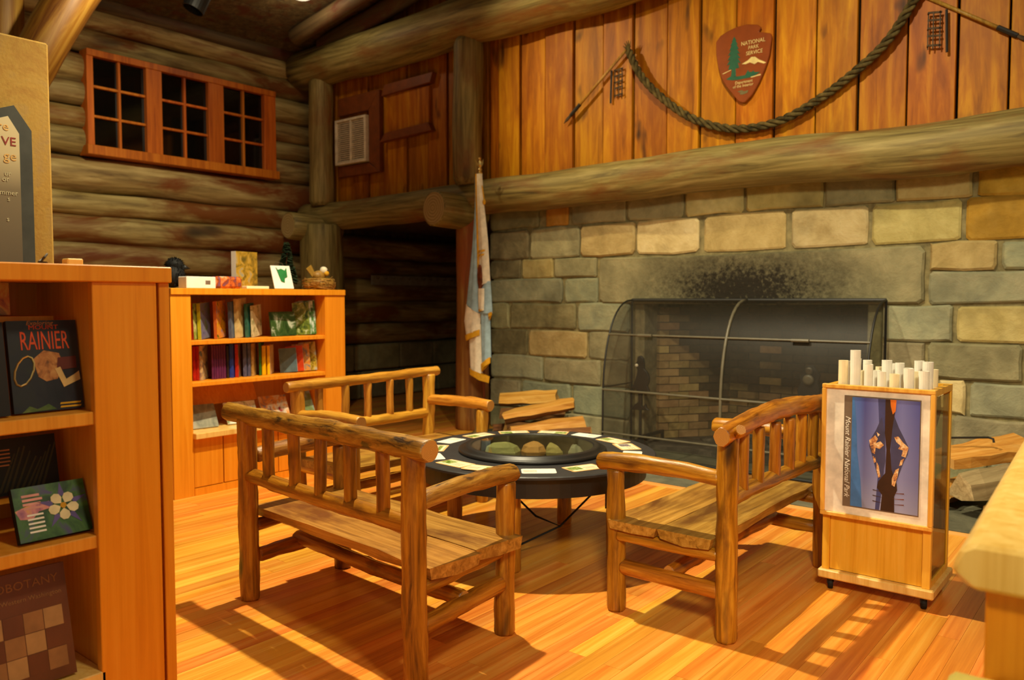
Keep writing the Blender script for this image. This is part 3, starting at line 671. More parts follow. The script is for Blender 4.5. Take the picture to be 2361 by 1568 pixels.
MB().tube([(-.42, -.05, .44), (-.30, -.12, .30), (-.12, -.10, .345), (.05, -.25, .36), (.18, -.2, .24), (.24, -.05, .16), (.02, -.34, .02), (-.3, -.30, .012)], .006, 6).build('cord', M['rubber'], tb)
MB().tube([(.1, .3, .44), (.16, .2, .36), (.36, .12, .43)], .006, 6).build('cord', M['rubber'], tb)
MB().tube([(.24, -.05, .16), (.42, .1, .40), (.45, .12, .44)], .006, 6).build('cord', M['rubber'], tb)
rocks = [((-3.07, 3.675), .22, .13, .078, (158, 160, 118), 'pale green grey wedge shaped rock under the table glass', [(-.5, -.2), (-.2, -.5), (.35, -.45), (.5, .1), (.2, .5), (-.35, .4)], (-.05, .1), .85), ((-2.945, 3.82), .155, .14, .078, (186, 136, 92), 'rounded pinkish tan rock under the table glass', [(-.5, -.1), (-.3, -.45), (.2, -.5), (.5, -.15), (.42, .3), (0, .5), (-.4, .35)], (0, 0), .62),
         ((-2.828, 3.875), .11, .10, .076, (160, 154, 104), 'pointed olive coloured rock under the table glass', [(-.5, -.3), (.1, -.5), (.5, -.2), (.4, .4), (-.3, .5)], (-.2, 0), .25), ((-2.722, 3.948), .095, .08, .072, (140, 146, 134), 'faceted blue grey rock under the table glass', [(-.5, -.2), (-.1, -.5), (.4, -.4), (.5, .2), (.1, .5), (-.4, .3)], (-.08, 0), .4)]
for i, ((x, y), rw, rd, rh, c, lb, pts, pk_, tw) in enumerate(rocks):
    mt = stone(lb[:20], tuple(k * 1.05 for k in c), tuple(min(255, k * 1.28) for k in c), tuple(min(255, k * 1.45) for k in c)); n = len(pts); vs = []
    r_ = random.Random(i)
    for zf, k, o_ in ((0, .92, 0), (.35, 1.0, .1), (.75, .55 + tw * .35, .6), (1.0, tw * .62, 1)):
        for (a, b) in pts: vs.append(((a * k + pk_[0] * o_ + r_.uniform(-.03, .03)) * rw, (b * k + pk_[1] * o_ + r_.uniform(-.03, .03)) * rd, zf * rh * (1 + r_.uniform(-.06, .06) * (zf > 0))))
    fs = [(q * n + j, q * n + (j + 1) % n, (q + 1) * n + (j + 1) % n, (q + 1) * n + j) for q in range(3) for j in range(n)] + [tuple(range(n - 1, -1, -1)), tuple(3 * n + j for j in range(n))]
    tag(MB().add(vs, fs).build('rock', mt, None, loc=(x, y, TZ - .059), rot=(0, 0, R(39))), lb, 'rock', 'rocks in the table case')
# cards
def card(r, a, w_, h_, kind, tilt, label):
    x, y = TX + r * math.cos(R(a)), TY + r * math.sin(R(a))
    pts = []; c = .012
    for sx, sy, st in ((1, 1, 0), (-1, 1, 90), (-1, -1, 180), (1, -1, 270)):
        for k in (0, 45, 90): pts.append((sx * (w_ / 2 - c) + c * math.cos(R(st + k)), sy * (h_ / 2 - c) + c * math.sin(R(st + k))))
    o = MB().prism(pts, 0, .002, 'z').build('activity_card', M['white'] if kind == 'white' else M['tan'], None, loc=(x, y, TZ + .001 + (.004 if -80 < a < -70 else 0)), rot=(0, 0, R(a + 90 + tilt)))
    tag(o, label, 'card', 'cards laid around the round table')
    if kind != 'white':
        MB().box(-w_ / 2 + .012, w_ / 2 - .012, -h_ / 2 + .012, h_ / 2 - .012, .002, .0026).build('sheet', M['cream'], o)
        g = M['c_green'] if 'g' in kind else M['c_purple']
        px0 = {'gl': -.09, 'gr': .015, 'gt': -.07, 'pr': .0}[kind]
        MB().box(px0, px0 + .075 if kind != 'gt' else .08, -.03 if kind != 'gt' else .01, .035, .0026, .0032).build('picture', g, o)
    for k in range(4 if kind == 'white' else 3):
        xx = -.08 if kind != 'gl' else .0
        MB().box(xx, xx + .07, -.03 + k * .016, -.026 + k * .016, .002 if kind == 'white' else .0026, .0034 if kind != 'white' else .0026).build('text_line', M['c_text'], o)
M['c_green'] = cover('leaf picture', [(60, 96, 24), (126, 150, 60), (210, 214, 150)], 60); M['c_purple'] = cover('flower picture', [(60, 80, 30), (130, 110, 130), (200, 190, 170)], 60); M['c_text'] = plain('printed text', (176, 166, 140), .6)
for r, a, k, t, lb in ((.60, 163, 'gr', 10, 'cream card with tan border and small green picture beside a white card'), (.585, -172, 'white', 0, 'plain white card next to the honey bench side of the table'), (.575, -146, 'gt', 0, 'cream card with a green header strip on the black table'),
    (.60, -121, 'white', -4, 'white card half hidden behind the barky bench rail'), (.58, -98, 'gl', 4, 'cream card with a leafy plant sketch on the black table'), (.60, -78, 'gr', 0, 'cream card with a green meadow picture behind the bench arm'), (.585, -49, 'white', 0, 'blank white card at the table edge between two bench arms'),
    (.565, -24, 'gl', 3, 'cream card with tan border near the end of the bench arm'), (.585, 2, 'gr', 0, 'cream card tucked behind the pale bench arm end'), (.585, 26, 'white', 2, 'white card with rows of printed lines near the fire screen'), (.58, 49, 'pr', 0, 'cream card with a purple flower picture'), (.60, 70, 'gr', 6, 'cream card with a green picture next to the purple flower card'),
    (.62, 93, 'white', 0, 'white card at the hearth side of the table'), (.625, 115, 'gl', 0, 'cream card seen edge on behind the glass case towards the hearth'), (.62, 139, 'gr', 0, 'cream card seen edge on behind the glass case towards the flag')):
    card(r, a, .20 if k != 'white' else .18, .125 if k != 'white' else .11, k, t, lb)

# ================================================================== FAR BOOKCASE
BX = -5.48
bc = thing('bookcase', 'open fir bookcase with three shelves of books in front of the log wall', 'bookcase', (BX, 2.865, 0))
W, DP = 1.565, .42
MB().box(-DP, .012, -.0, W, 1.483, 1.53).build('top', M['case'], bc, bevel=.003)
MB().box(-DP, 0, 0, .155, 0, 1.483).build('side', M['case'], bc, bevel=.002); MB().box(-DP, 0, W - .21, W, 0, 1.483).build('side', M['case'], bc, bevel=.002)
MB().box(-DP, -DP + .012, .155, W - .21, .05, 1.483).build('back', M['case_in'], bc)
for z in (1.13, .822): MB().box(-DP + .012, -.005, .155, W - .21, z - .016, z + .016).build('shelf', M['case'], bc, bevel=.003)
MB().box(-DP + .012, .05, .15, W - .20, .425, .468).build('ledge', M['maple'], bc, bevel=.004)
for i in range(5): MB().box(-.03, -.002, .158 + i * .242, .158 + (i + 1) * .242 - .008, .06, .425).build('door', M['case'], bc, bevel=.003)
MB().box(-.05, .004, .155, W - .21, .0, .055).build('plinth', M['case'], bc)
MB().obox((-.30, .55, .70), (.015, .62, .16), Matrix.Rotation(R(-25), 3, 'Y')).build('rack', M['case_in'], bc)

def book(label, loc, w_, t, h, yaw, mspine, mcover, group, lean=0, tilt=0, cat='book'):
    """front cover faces local +x, spine faces local -y"""
    o = MB().box(-t, -t + .002, 0, w_, 0, h).box(-t, 0, 0, .002, 0, h).build('book', mspine, None, loc=(loc[0], loc[1], loc[2] + t * math.sin(R(abs(tilt))) + .001))
    o.rotation_euler = (R(lean), R(tilt), R(yaw)); tag(o, label, cat, group)
    MB().box(-.002, .0004, .0005, w_, 0, h).build('front_cover', mcover, o); MB().box(-t + .002, -.002, .002, w_ - .004, .003, h - .003).build('pages', M['white'], o)
    return o
def cv(n, *c, sc=22): 
    k = 'cv_' + n
    if k not in M: M[k] = cover('cover ' + n, list(c), sc)
    return M[k]
g1 = 'books on the top shelf of the open bookcase'; z1 = 1.147
FX = BX - .06
s1 = [(.235, .16, .02, .27, 36, cv('redsp', (130, 26, 18), (150, 40, 24)), cv('greenleaf', (40, 44, 20), (130, 150, 60), (200, 190, 130)), 'dark leafy green book with red foot next to the cabinet side'),
      (.295, .17, .028, .27, 36, cv('lime', (170, 170, 20), (196, 190, 40)), cv('periwinkle', (84, 88, 120), (112, 110, 140), (90, 110, 60)), 'book with lime green spine and periwinkle cover'),
      (.425, .18, .026, .285, 36, cv('orangesp', (176, 84, 30), (196, 104, 44)), cv('flowers', (60, 90, 20), (220, 150, 20), (210, 130, 50), (120, 120, 150)), 'book with orange spine and yellow flower cover'),
      (.545, .16, .022, .28, 36, cv('navy', (58, 76, 104), (80, 98, 124)), cv('navy'), 'thin navy blue book leaning beside a tan one'),
      (.61, .17, .034, .305, 36, cv('tanbk', (176, 148, 84), (208, 184, 124), (226, 206, 140)), cv('tanbk'), 'thick tan book standing taller than its neighbours'),
      (.685, .15, .02, .265, 36, cv('teal', (24, 78, 66), (50, 108, 94)), cv('teal'), 'teal green book with pale bands'),
      (.735, .19, .016, .25, 36, cv('fernw', (110, 110, 60), (206, 194, 150), (220, 210, 170)), cv('fernw'), 'cream book with fern leaf pattern')]
for off, w_, t, h, yaw, a, b, lb in s1: book(lb, (FX - .05, 2.865 + off, z1), w_, t, h, yaw, a, b, g1, lean=4)
book('wide dark green landscape book with forest scene', (FX - .04, 3.765, z1), .25, .014, .20, 3, cv('forest', (14, 30, 14), (40, 70, 30), (90, 110, 60)), cv('forest2', (14, 30, 12), (36, 66, 26), (60, 84, 40), (170, 180, 160), sc=9), g1, tilt=-8)
for i in range(4): book('green and white book leaning in the row at the shelf end' if i else 'green and yellow book leaning against a row of green white ones', (FX - .13, 4.04 + i * .021, z1), .135, .012, .27 + .006 * i, -42, cv('greensp', (20, 50, 20), (60, 80, 30)), cv('grw', (24, 60, 24), (120, 140, 50), (200, 214, 190)) if i == 0 else cv('grw2', (40, 30, 14), (60, 120, 40), (196, 214, 200), (210, 220, 210), sc=10), g1, lean=3)
g2 = 'books on the second shelf of the open bookcase'; z2 = .839
P = [('red', (150, 20, 12), (196, 40, 24)), ('snow', (60, 70, 84), (150, 130, 110), (216, 190, 130), (90, 120, 130)), ('purple', (86, 30, 70), (110, 44, 92)), ('coal', (24, 18, 18), (50, 36, 28)), ('blue', (20, 44, 140), (40, 70, 160)), ('redblk', (40, 30, 24), (120, 110, 80), (200, 60, 30)), ('slateb', (60, 62, 92), (96, 98, 124)), ('sepia', (140, 100, 40), (180, 140, 70), (200, 180, 130)), ('green', (20, 84, 30), (30, 110, 44)), ('yellow', (226, 170, 0), (244, 192, 4)), ('goldtan', (190, 150, 70), (206, 180, 130), (220, 200, 160))]
C = {n: cv(n, *c) for n, *c in P}
s2 = [(.240, .15, .019, .258, 45, 'red', 'red', 'bright red book next to the cabinet side'), (.268, .15, .019, .258, 45, 'red', 'red', 'second red book between a red and a snowy one'), (.300, .15, .022, .26, 45, 'snow', 'snow', 'book with snowy mountain cover')]
s2 += [(.388 + .020 * i, .15, .0135, .26, 45, 'purple', 'purple', 'purple paperback in a row of identical copies') for i in range(6)]
s2 += [(.515, .15, .014, .25, 45, 'coal', 'coal', 'thin black book beside the purple paperbacks'), (.555, .15, .027, .262, 45, 'blue', 'blue', 'royal blue book with a pale band'), (.600, .16, .026, .258, 45, 'red', 'redblk', 'red spined book with dark animal cover'),
       (.670, .15, .026, .262, 45, 'slateb', 'slateb', 'slate blue book between the red spined and sepia books'), (.704, .15, .02, .262, 45, 'slateb', 'slateb', 'second slate blue book beside the sepia one'), (.735, .15, .02, .258, 45, 'sepia', 'sepia', 'sepia brown picture cover book'), (.800, .14, .014, .262, 45, 'green', 'green', 'thin dark green book beside the yellow ones'),
       (.842, .14, .027, .235, 45, 'yellow', 'yellow', 'bright yellow book next to the thin green one'), (.884, .16, .022, .235, 45, 'yellow', 'goldtan', 'yellow spined book with tan sketch cover')]
for off, w_, t, h, yaw, a, b, lb in s2: book(lb, (FX - .05, 2.865 + off, z2), w_, t, h, yaw, C[a], C[b], g2, lean=2)
mags = [('blue grey field guide', cv('greyblue', (70, 96, 108), (90, 116, 124))), ('orange red field guide', cv('orred', (176, 50, 16), (204, 70, 24))), ('orange picture magazine', cv('ormag', (190, 90, 40), (210, 150, 60), (120, 120, 130))), ('yellow green bird magazine', cv('ygmag', (40, 40, 30), (176, 150, 30), (190, 180, 120), (150, 170, 180)))]
for i, (n, m_) in enumerate(mags): book(n + ' leaning at the end of the second shelf', (FX - .12, 3.895 + i * .066, z2), .14, .012, .20 + .014 * i, -40, M['white'], m_, g2, lean=4)
g3 = 'face out books on the lower ledge of the open bookcase'; z3 = .469
for y, w_, h, m_, lb in ((3.09, .20, .19, cv('greycov', (90, 92, 84), (140, 142, 124), (166, 160, 140), sc=10), 'grey green picture book propped on the pale ledge'), (3.38, .26, .18, cv('whiteleaf', (120, 140, 90), (216, 216, 200), (232, 230, 214), sc=16), 'white book with green leaf sprigs propped on the pale ledge'),
                       (3.70, .24, .20, cv('mush', (130, 30, 24), (200, 190, 170), (210, 140, 60), (120, 110, 120), sc=12), 'red edged book with mushroom picture propped on the ledge'), (4.04, .155, .21, cv('birds', (80, 104, 40), (110, 130, 90), (150, 176, 196), sc=9), 'blue and green nature guide behind the honey bench rail')):
    book(lb, (BX - .13, y, z3), w_, .014, h, -6, M['white'], m_, g3, tilt=-28)

# items on top of far bookcase
TZ2 = 1.531
b_ = book('tall gift box printed with autumn flowers on the bookcase top', (BX - .235, 3.535, TZ2 + .0), .215, .055, .30, 8, M['white'], cv('autumn', (90, 80, 30), (150, 120, 40), (190, 150, 50), (150, 150, 130), sc=16), '', 0, 0, 'box')
tag(MB().box(-.05, .02, 0, .2, 0, .022).build('box_lid', M['cream'], None, bevel=.003, loc=(BX - .05, 3.50, TZ2)), 'low cream box in front of the flower printed gift box', 'box')
wbx = MB().box(-.12, 0, 0, .235, 0, .088).build('white_box', M['white'], None, bevel=.004, loc=(BX - .10, 3.045, TZ2)); tag(wbx, 'long white carton on the bookcase top', 'box')
MB().box(.0005, .0012, .15, .19, .03, .06).build('print', M['grey_print'], wbx)
sk = MB().box(-.10, 0, 0, .235, 0, .095).build('snack_bag', cv('snack', (90, 100, 160), (130, 60, 40), (220, 110, 40), (200, 180, 150), sc=18), None, bevel=.02, loc=(BX - .12, 3.29, TZ2)); tag(sk, 'colourful orange and blue wrapped packet beside the white carton', 'packet')
fc = thing('picture_card', 'white card on a wire stand with a green map shape', 'card', (BX - .07, 3.775, TZ2), R(-4))
MB().obox((-.035, .09, .098), (.01, .175, .20), Matrix.Rotation(R(-20), 3, 'Y')).build('board', M['white'], fc, bevel=.002)
gm = MB().prism([(-.045, .075), (-.03, .05), (0, .06), (.03, .045), (.05, .07), (.045, -.01), (.02, -.02), (.01, -.06), (-.02, -.05), (-.03, 0)], .0056, .0066, 'x').build('map', plain('map green', (30, 120, 54)), fc); gm.location = (-.035, .09, .11); gm.rotation_euler = (0, R(-20), 0)
MB().tube([(-.075, .05, .19), (-.085, .06, .215), (-.085, .12, .215), (-.075, .13, .19)], .003, 6).build('wire_stand', M['metal'], fc)
tr = thing('toy_fir_tree', 'small dark green artificial fir tree on the bookcase top', 'tree', (BX - .29, 4.05, TZ2))
MB().tube([(0, 0, 0), (0, 0, .40)], [.012, .004], 6).build('trunk', M['fire_bark'], tr); MB().lathe([(0, 0), (.035, 0), (.045, .05), (0, .05)], 10).build('pot', M['arrow_green'], tr)
nd = MB(); rs = random.Random(3)
for i in range(240):
    z = .08 + .32 * (i / 240); rr = .085 * (1 - (z - .08) / .36) + .012; a = rs.uniform(0, 6.283); d = Vector((math.cos(a), math.sin(a), -.25)); s_ = Vector((-math.sin(a), math.cos(a), 0)) * .012
    p = Vector((0, 0, z)); q = p + d * rr; nd.add([p - s_ * .3, p + s_ * .3, q + s_, q + d * .02, q - s_], [(0, 1, 2, 3, 4)])
    nd.add([p - Vector((0, 0, .004)), p + Vector((0, 0, .004)), q + Vector((0, 0, .012)), q - Vector((0, 0, .012))], [(0, 1, 2, 3)])
tag(nd.build('foliage', plain('fir green', (44, 62, 34), .8), tr), kind='stuff')
ns = thing('bird_nest', 'straw bird nest with a small yellow chested bird on the bookcase top', 'nest', (BX - .13, 4.26, TZ2))
MB().lathe([(0, 0), (.09, .0), (.125, .03), (.13, .06), (.115, .09), (.08, .10), (.06, .075), (0, .06)], 20).build('bowl', M['spear'], ns, smooth=True)
st = MB()
for i in range(150):
    a = rs.uniform(0, 6.28); z = rs.uniform(.005, .1); r0 = .115 + .02 * math.sin(z / .1 * 3.14); da = rs.uniform(.3, .8); dz = rs.uniform(-.02, .02)
    st.tube([((r0 + .004) * math.cos(a + da * k / 3), (r0 + .004) * math.sin(a + da * k / 3), max(.003, z + dz * k / 3)) for k in range(4)], .002, 3)
tag(st.build('straw', wood('straw', (140, 104, 40), (184, 144, 70), (210, 176, 100), s=60), ns), kind='stuff')
MB().blob((0, 0, .12), (.05, .065, .045), 2, .08).build('bird_body', M['spear'], ns, smooth=True); MB().blob((.02, .035, .165), (.034, .034, .034), 4, .05).build('bird_head', M['vent'], ns, smooth=True)
MB().blob((.045, .045, .14), (.02, .025, .022), 5, .05).build('bird_breast', M['gold'], ns, smooth=True); MB().lathe([(.008, 0), (0, .025)], 6).build('beak', M['metal'], ns, loc=(.045, .05, .165), rot=(0, R(90), R(30)))
MB().prism([(-.02, 0), (.02, 0), (.03, .09), (-.03, .09)], 0, .008, 'x').build('bird_tail', M['spear'], ns, loc=(-.01, -.05, .12), rot=(R(35), 0, 0))
rv = thing('plush_raven', 'fluffy black plush raven on the bookcase top behind the near cabinet', 'plush toy', (BX - .325, 3.065, TZ2 + .008))
MB().blob((0, 0, .085), (.08, .085, .09), 2, .1, 16, 12).build('body', M['rubber'], rv, smooth=True); MB().blob((.0, .01, .17), (.06, .065, .055), 3, .1, 14, 10).build('head', M['rubber'], rv, smooth=True)
MB().lathe([(.022, 0), (.014, .03), (0, .065)], 8).build('beak', M['iron'], rv, loc=(.02, .065, .155), rot=(R(-100), 0, 0), smooth=True)
fu = MB()
for i in range(420):
    d = Vector((rs.gauss(0, 1), rs.gauss(0, 1), rs.gauss(0, 1))).normalized(); c = Vector((0, 0, .085)) if i % 2 else Vector((0, .01, .17)); r = .083 if i % 2 else .06
    p = c + d * r * .95; q = c + d * (r + .02) + Vector((0, 0, -.012)); t_ = d.orthogonal().normalized() * .005; p.z = max(p.z, .004); q.z = max(q.z, .004)
    fu.add([p - t_, p + t_, q], [(0, 1, 2)])
tag(fu.build('fur', M['rubber'], rv), kind='stuff')

# ================================================================== NEAR CABINET
NX = -2.37
nc = thing('display_cabinet', 'tall fir display cabinet with angled shelves facing the counter', 'cabinet', (NX, 0, 0))
MB().box(-.46, .012, -.35, 1.24, 1.50, 1.548).build('top', M['case'], nc, bevel=.003)
MB().box(-.03, 0, 1.008, 1.196, 0, 1.50).build('stile', M['case'], nc, bevel=.002); MB().box(-.45, -.03, 1.02, 1.16, 0, 1.50).build('side', M['case_in'], nc)
MB().box(-.45, -.004, 1.206, 1.238, 0, 1.50).build('end_panel', M['case'], nc, bevel=.002); MB().box(-.45, -.43, -.35, 1.02, 0, 1.50).build('back', M['case_in'], nc)
MB().box(-.45, -.03, 1.196, 1.206, 0, 1.48).build('reveal', M['dark'], nc)
for z in (1.107, .745): MB().box(-.43, -.012, -.35, 1.02, z - .02, z + .018).build('shelf', M['case_in'], nc, bevel=.003)
MB().box(-.43, -.0, -.35, 1.02, .30, .36).build('base_shelf', M['maple'], nc, bevel=.003); MB().box(-.40, -.02, -.35, 1.02, 0, .30).build('plinth', M['case'], nc)
MB().box(-.36, -.20, -.35, .98, 1.38, 1.40).build('riser', M['case_in'], nc); MB().box(-.38, -.36, .91, .935, 1.125, 1.50).build('divider', M['case_in'], nc)
MB().box(-.40, -.20, -.35, .99, .86, .875).build('riser', M['case_in'], nc)
gN = 'books displayed on the near cabinet'
def fbook(label, y0, y1, x, z, h, tilt, mc, t=.022, ms=None, yaw=0):
    o = MB().box(-t, -t + .003, 0, y1 - y0, 0, h).box(-t, 0, 0, .003, 0, h).build('book', ms or M['rubber'], None, loc=(x, y0, z + t * math.sin(R(tilt)) + .001)); o.rotation_euler = (0, R(-tilt), R(yaw)); tag(o, label, 'book', gN)
    MB().box(-.003, .0005, 0, y1 - y0, 0, h).build('front_cover', mc, o); MB().box(-t + .003, -.003, .003, y1 - y0 - .004, .003, h - .003).build('pages', M['white'], o); return o
TXD, TYD = (0, 1, 0), (0, 0, 1)
o = fbook('dark blue hardback with orange RAINIER title propped on the top shelf', .83, 1.015, NX - .09, 1.126, .262, 10, cover('night cover', [(20, 24, 34), (34, 36, 44), (40, 44, 40)], 8))
org = plain('orange title', (206, 74, 22), .5); lo = plain('light orange title', (176, 120, 70), .5)
text('title', 'RAINIER', .076, org, o, plane_m((.0012, .095, .178), TXD, TYD), 'CENTER', sx=.47, ext=.0008); text('title', 'MOUNT', .018, org, o, plane_m((.0012, .095, .236), TXD, TYD), 'CENTER', sx=1.2); text('title', 'Exploring', .017, lo, o, plane_m((.0012, .085, .249), TXD, TYD), 'CENTER', .3, sx=1.1)
def flat(o, pts, mat, nm, x=.0008): return MB().prism(pts, x, x + .0008, 'x').build(nm, mat, o)
rope_tan = cover('rope print', [(110, 70, 36), (170, 110, 56), (190, 140, 80)], 50)
flat(o, [(.07, .10), (.06, .15), (.09, .175), (.13, .165), (.14, .13), (.12, .09), (.09, .085)], rope_tan, 'picture'); flat(o, [(.12, .115), (.175, .12), (.175, .155), (.125, .152)], plain('red print', (92, 34, 22)), 'picture', .0012)
flat(o, [(.115, .12), (.135, .065), (.182, .085), (.18, .11), (.165, .10), (.143, .088), (.13, .125)], plain('cream print', (214, 176, 110)), 'picture', .0016)
MB().tube([(.002, .035 + .024 * math.cos(k * .5236) + .012 * math.sin(k * .5236), .118 + .042 * math.sin(k * .5236)) for k in range(13)], .0028, 5).build('picture', M['brass'], o)
flat(o, [(.02, .0), (.04, .018), (.06, .008), (.09, .02), (.11, .004)], cv('bushes', (50, 80, 30), (110, 120, 60)), 'picture'); [flat(o, [(.12, z_), (.176, z_), (.178, z_ + .005), (.122, z_ + .005)], M['gold'], 'text_line') for z_ in (.006, .016)]
fbook('black hardback edge beside the RAINIER hardback', .70, .815, NX - .07, 1.126, .26, 10, plain('black cover', (26, 20, 18)), .02)
o = fbook('dark book with fern frond cover on the middle shelf riser', .72, .985, NX - .20, .876, .165, 12, plain('fern dark', (22, 24, 16)))
for k in range(9):
    y = .12 + k * .014; flat(o, [(y - .02, .01), (y + .03, .12 + .02 * math.sin(k)), (y + .034, .118 + .02 * math.sin(k)), (y - .012, .01)], plain('fern', (62, 60, 28)), 'frond')
for k in range(5): flat(o, [(.10, .13 - k * .011), (.14, .13 - k * .011), (.14, .134 - k * .011), (.10, .134 - k * .011)], lo, 'text_line')
fg = cover('flower background', [(16, 40, 20), (30, 70, 24), (60, 100, 40), (70, 60, 110)], 14)
o = fbook('landscape book with a white and purple columbine flower cover', .822, 1.014, NX - .05, .764, .155, 24, fg, .025)
pw = plain('petal white', (222, 208, 160)); pp = plain('petal purple', (92, 76, 140))
for k in range(5):
    a = R(72 * k + 54); c, s = math.cos(a), math.sin(a); f = lambda r, b: (.125 + r * 1.3 * math.cos(a + b), .085 + r * 1.3 * math.sin(a + b))
    flat(o, [f(.03, -.45), f(.065, -.12), f(.075, 0), f(.065, .12), f(.03, .45)], pp, 'petal', .0008) if 0 else flat(o, [(.125 + .07 * math.cos(a + .628), .085 + .07 * math.sin(a + .628)), (.125 + .03 * math.cos(a + .3), .085 + .03 * math.sin(a + .3)), (.125 + .03 * math.cos(a + .95), .085 + .03 * math.sin(a + .95))], pp, 'petal', .0008)
    flat(o, [(.125 + .008 * c, .085 + .008 * s), f(.018, -.58), f(.027, -.42), f(.032, -.15), f(.032, .15), f(.027, .42), f(.018, .58)], pw, 'petal', .0016)
flat(o, [(.125 + .009 * math.cos(k), .085 + .009 * math.sin(k)) for k in range(6)], M['gold'], 'petal', .0026)
pkt = plain('pink title', (214, 150, 140))
for k in range(4): flat(o, [(.022, .125 - k * .012), (.068 + .006 * (k % 2), .125 - k * .012), (.068 + .006 * (k % 2), .132 - k * .012), (.022, .132 - k * .012)], pkt, 'text_line')
flat(o, [(.03, .10), (.0, .09), (.01, .065), (.04, .06), (.06, .08), (.095, .085), (.09, .105)], cv('blossom', (120, 60, 110), (200, 130, 130), (210, 160, 60)), 'picture', .0004)
for k in range(5): flat(o, [(.028, .07 - k * .012), (.07, .07 - k * .012), (.07, .075 - k * .012), (.028, .075 - k * .012)], M['white'], 'text_line')
eb = cover('brown cover', [(92, 50, 30), (108, 60, 36)], 6)
o = fbook('large brown book with a woven pattern cover on the bottom shelf', .70, .955, NX - .04, .362, .32, 14, eb, .02)
lt_ = plain('pattern tan', (150, 104, 60)); l2 = plain('pattern light', (172, 130, 80))
text('title', 'ETHNOBOTANY', .034, lt_, o, plane_m((.0012, .235, .27), TXD, TYD), 'RIGHT'); text('title', 'of Western Washington', .018, lt_, o, plane_m((.0012, .24, .235), TXD, TYD), 'RIGHT')
for i in range(4):
    for j in range(3):
        y, z = .03 + i * .052, .03 + j * .058; flat(o, [(y, z), (y + .05, z), (y + .05, z + .056), (y, z + .056)], (lt_, l2, eb)[(i + j * 2) % 3], 'pattern')
fbook('orange picture book standing behind the riser at the cabinet top', .73, .885, NX - .26, 1.402, .095, 4, cover('orange pic', [(150, 60, 14), (210, 120, 24), (220, 170, 60), (90, 80, 60)], 20), .015)
tag(MB().box(-.02, .02, 0, .045, 0, .022).build('small_box', M['maple'], None, bevel=.003, loc=(NX - .16, 1.0, 1.549)), 'small pale wooden block on top of the near cabinet', 'box')
wr = thing('wire_tie', 'small dark twisted wire on top of the near cabinet edge', 'wire', (NX - .1, .91, 1.549)); MB().tube([(0, 0, .004), (.01, .01, .02), (.0, .02, .03), (-.01, .01, .015), (.02, -.01, .006), (.05, .0, .003)], .003, 5).build('strand', M['metal'], wr)

# ================================================================== PARTITION WITH EXHIBIT SIGN
PX = -4.5
pt = MB().box(PX - .12, PX, -.6, 1.73, 0, 2.77).build('partition', M['plaster'], None, bevel=.01); tag(pt, 'tall tan mottled partition panel behind the near cabinet', 'partition')
sg = thing('exhibit_sign', 'dark framed exhibit sign with pointed top on the tan partition', 'sign', (PX + .001, 0, 0))
shp = lambda d: [(.2 + d, 1.40 + d), (1.625 - d, 1.40 + d), (1.625 - d, 2.30 - d * .4), (1.548 - d * .5, 2.415 - d), (.9, 2.16 + .0 - d), (.2 + d, 2.415 - d)]
MB().prism(shp(0), 0, .035, 'x').build('frame', plain('blue grey frame', (62, 64, 58), .5), sg)
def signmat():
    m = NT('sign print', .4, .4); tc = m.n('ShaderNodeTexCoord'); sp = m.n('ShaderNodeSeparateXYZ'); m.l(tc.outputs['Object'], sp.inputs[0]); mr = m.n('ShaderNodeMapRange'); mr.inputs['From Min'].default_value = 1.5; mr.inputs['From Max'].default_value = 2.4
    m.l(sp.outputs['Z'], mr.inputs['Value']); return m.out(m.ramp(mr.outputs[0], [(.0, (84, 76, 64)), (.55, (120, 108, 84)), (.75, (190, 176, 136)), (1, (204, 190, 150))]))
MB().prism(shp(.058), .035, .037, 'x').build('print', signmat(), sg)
for s_, z, h, c, y in (('re', 2.285, .062, (214, 170, 96), 1.522), ('VE', 2.213, .060, (140, 40, 36), 1.553), ('ge', 2.14, .066, (214, 170, 96), 1.553), ('ur', 2.062, .034, (196, 188, 150), 1.525), ('or', 2.034, .034, (196, 188, 150), 1.516), ('mmer', 1.968, .034, (196, 188, 150), 1.553), ('s', 1.938, .034, (196, 188, 150), 1.518), ('s', 1.838, .034, (196, 188, 150), 1.512)):
    text('lettering', s_, h, plain('letter ' + s_, c, .6), sg, plane_m((.038, y, z), TXD, TYD), 'RIGHT')

# ================================================================== FLAG
fl = thing('flag', 'pale blue and white flag with gold fringe on a pole beside the fireplace', 'flag', (-5.43, 6.12, .012))
MB().lathe([(0, 0), (.11, 0), (.11, .03), (.08, .06), (.045, .09), (.03, .16), (0, .16)], 24).build('stand', M['brass'], fl, smooth=True)
MB().tube([(.035, .05, .03), (.005, .02, 2.70)], .015, 10).build('pole', M['polewood'], fl, smooth=True)
fn = MB().lathe([(.022, 0), (.026, .02), (.012, .035), (.02, .055), (.008, .08), (0, .085)], 10)
fn.blob((0, 0, .12), (.02, .015, .04), 1, .2); 
for s_ in (-1, 1): fn.add([(s_ * .005, 0, .10), (s_ * .055, -.01, .16), (s_ * .045, 0, .11), (s_ * .01, .006, .075)], [(0, 1, 2, 3)])
fn.blob((.005, -.01, .165), (.012, .016, .014), 2, .1); fn.build('eagle_finial', M['brass'], fl, smooth=False, loc=(.003, .018, 2.70))
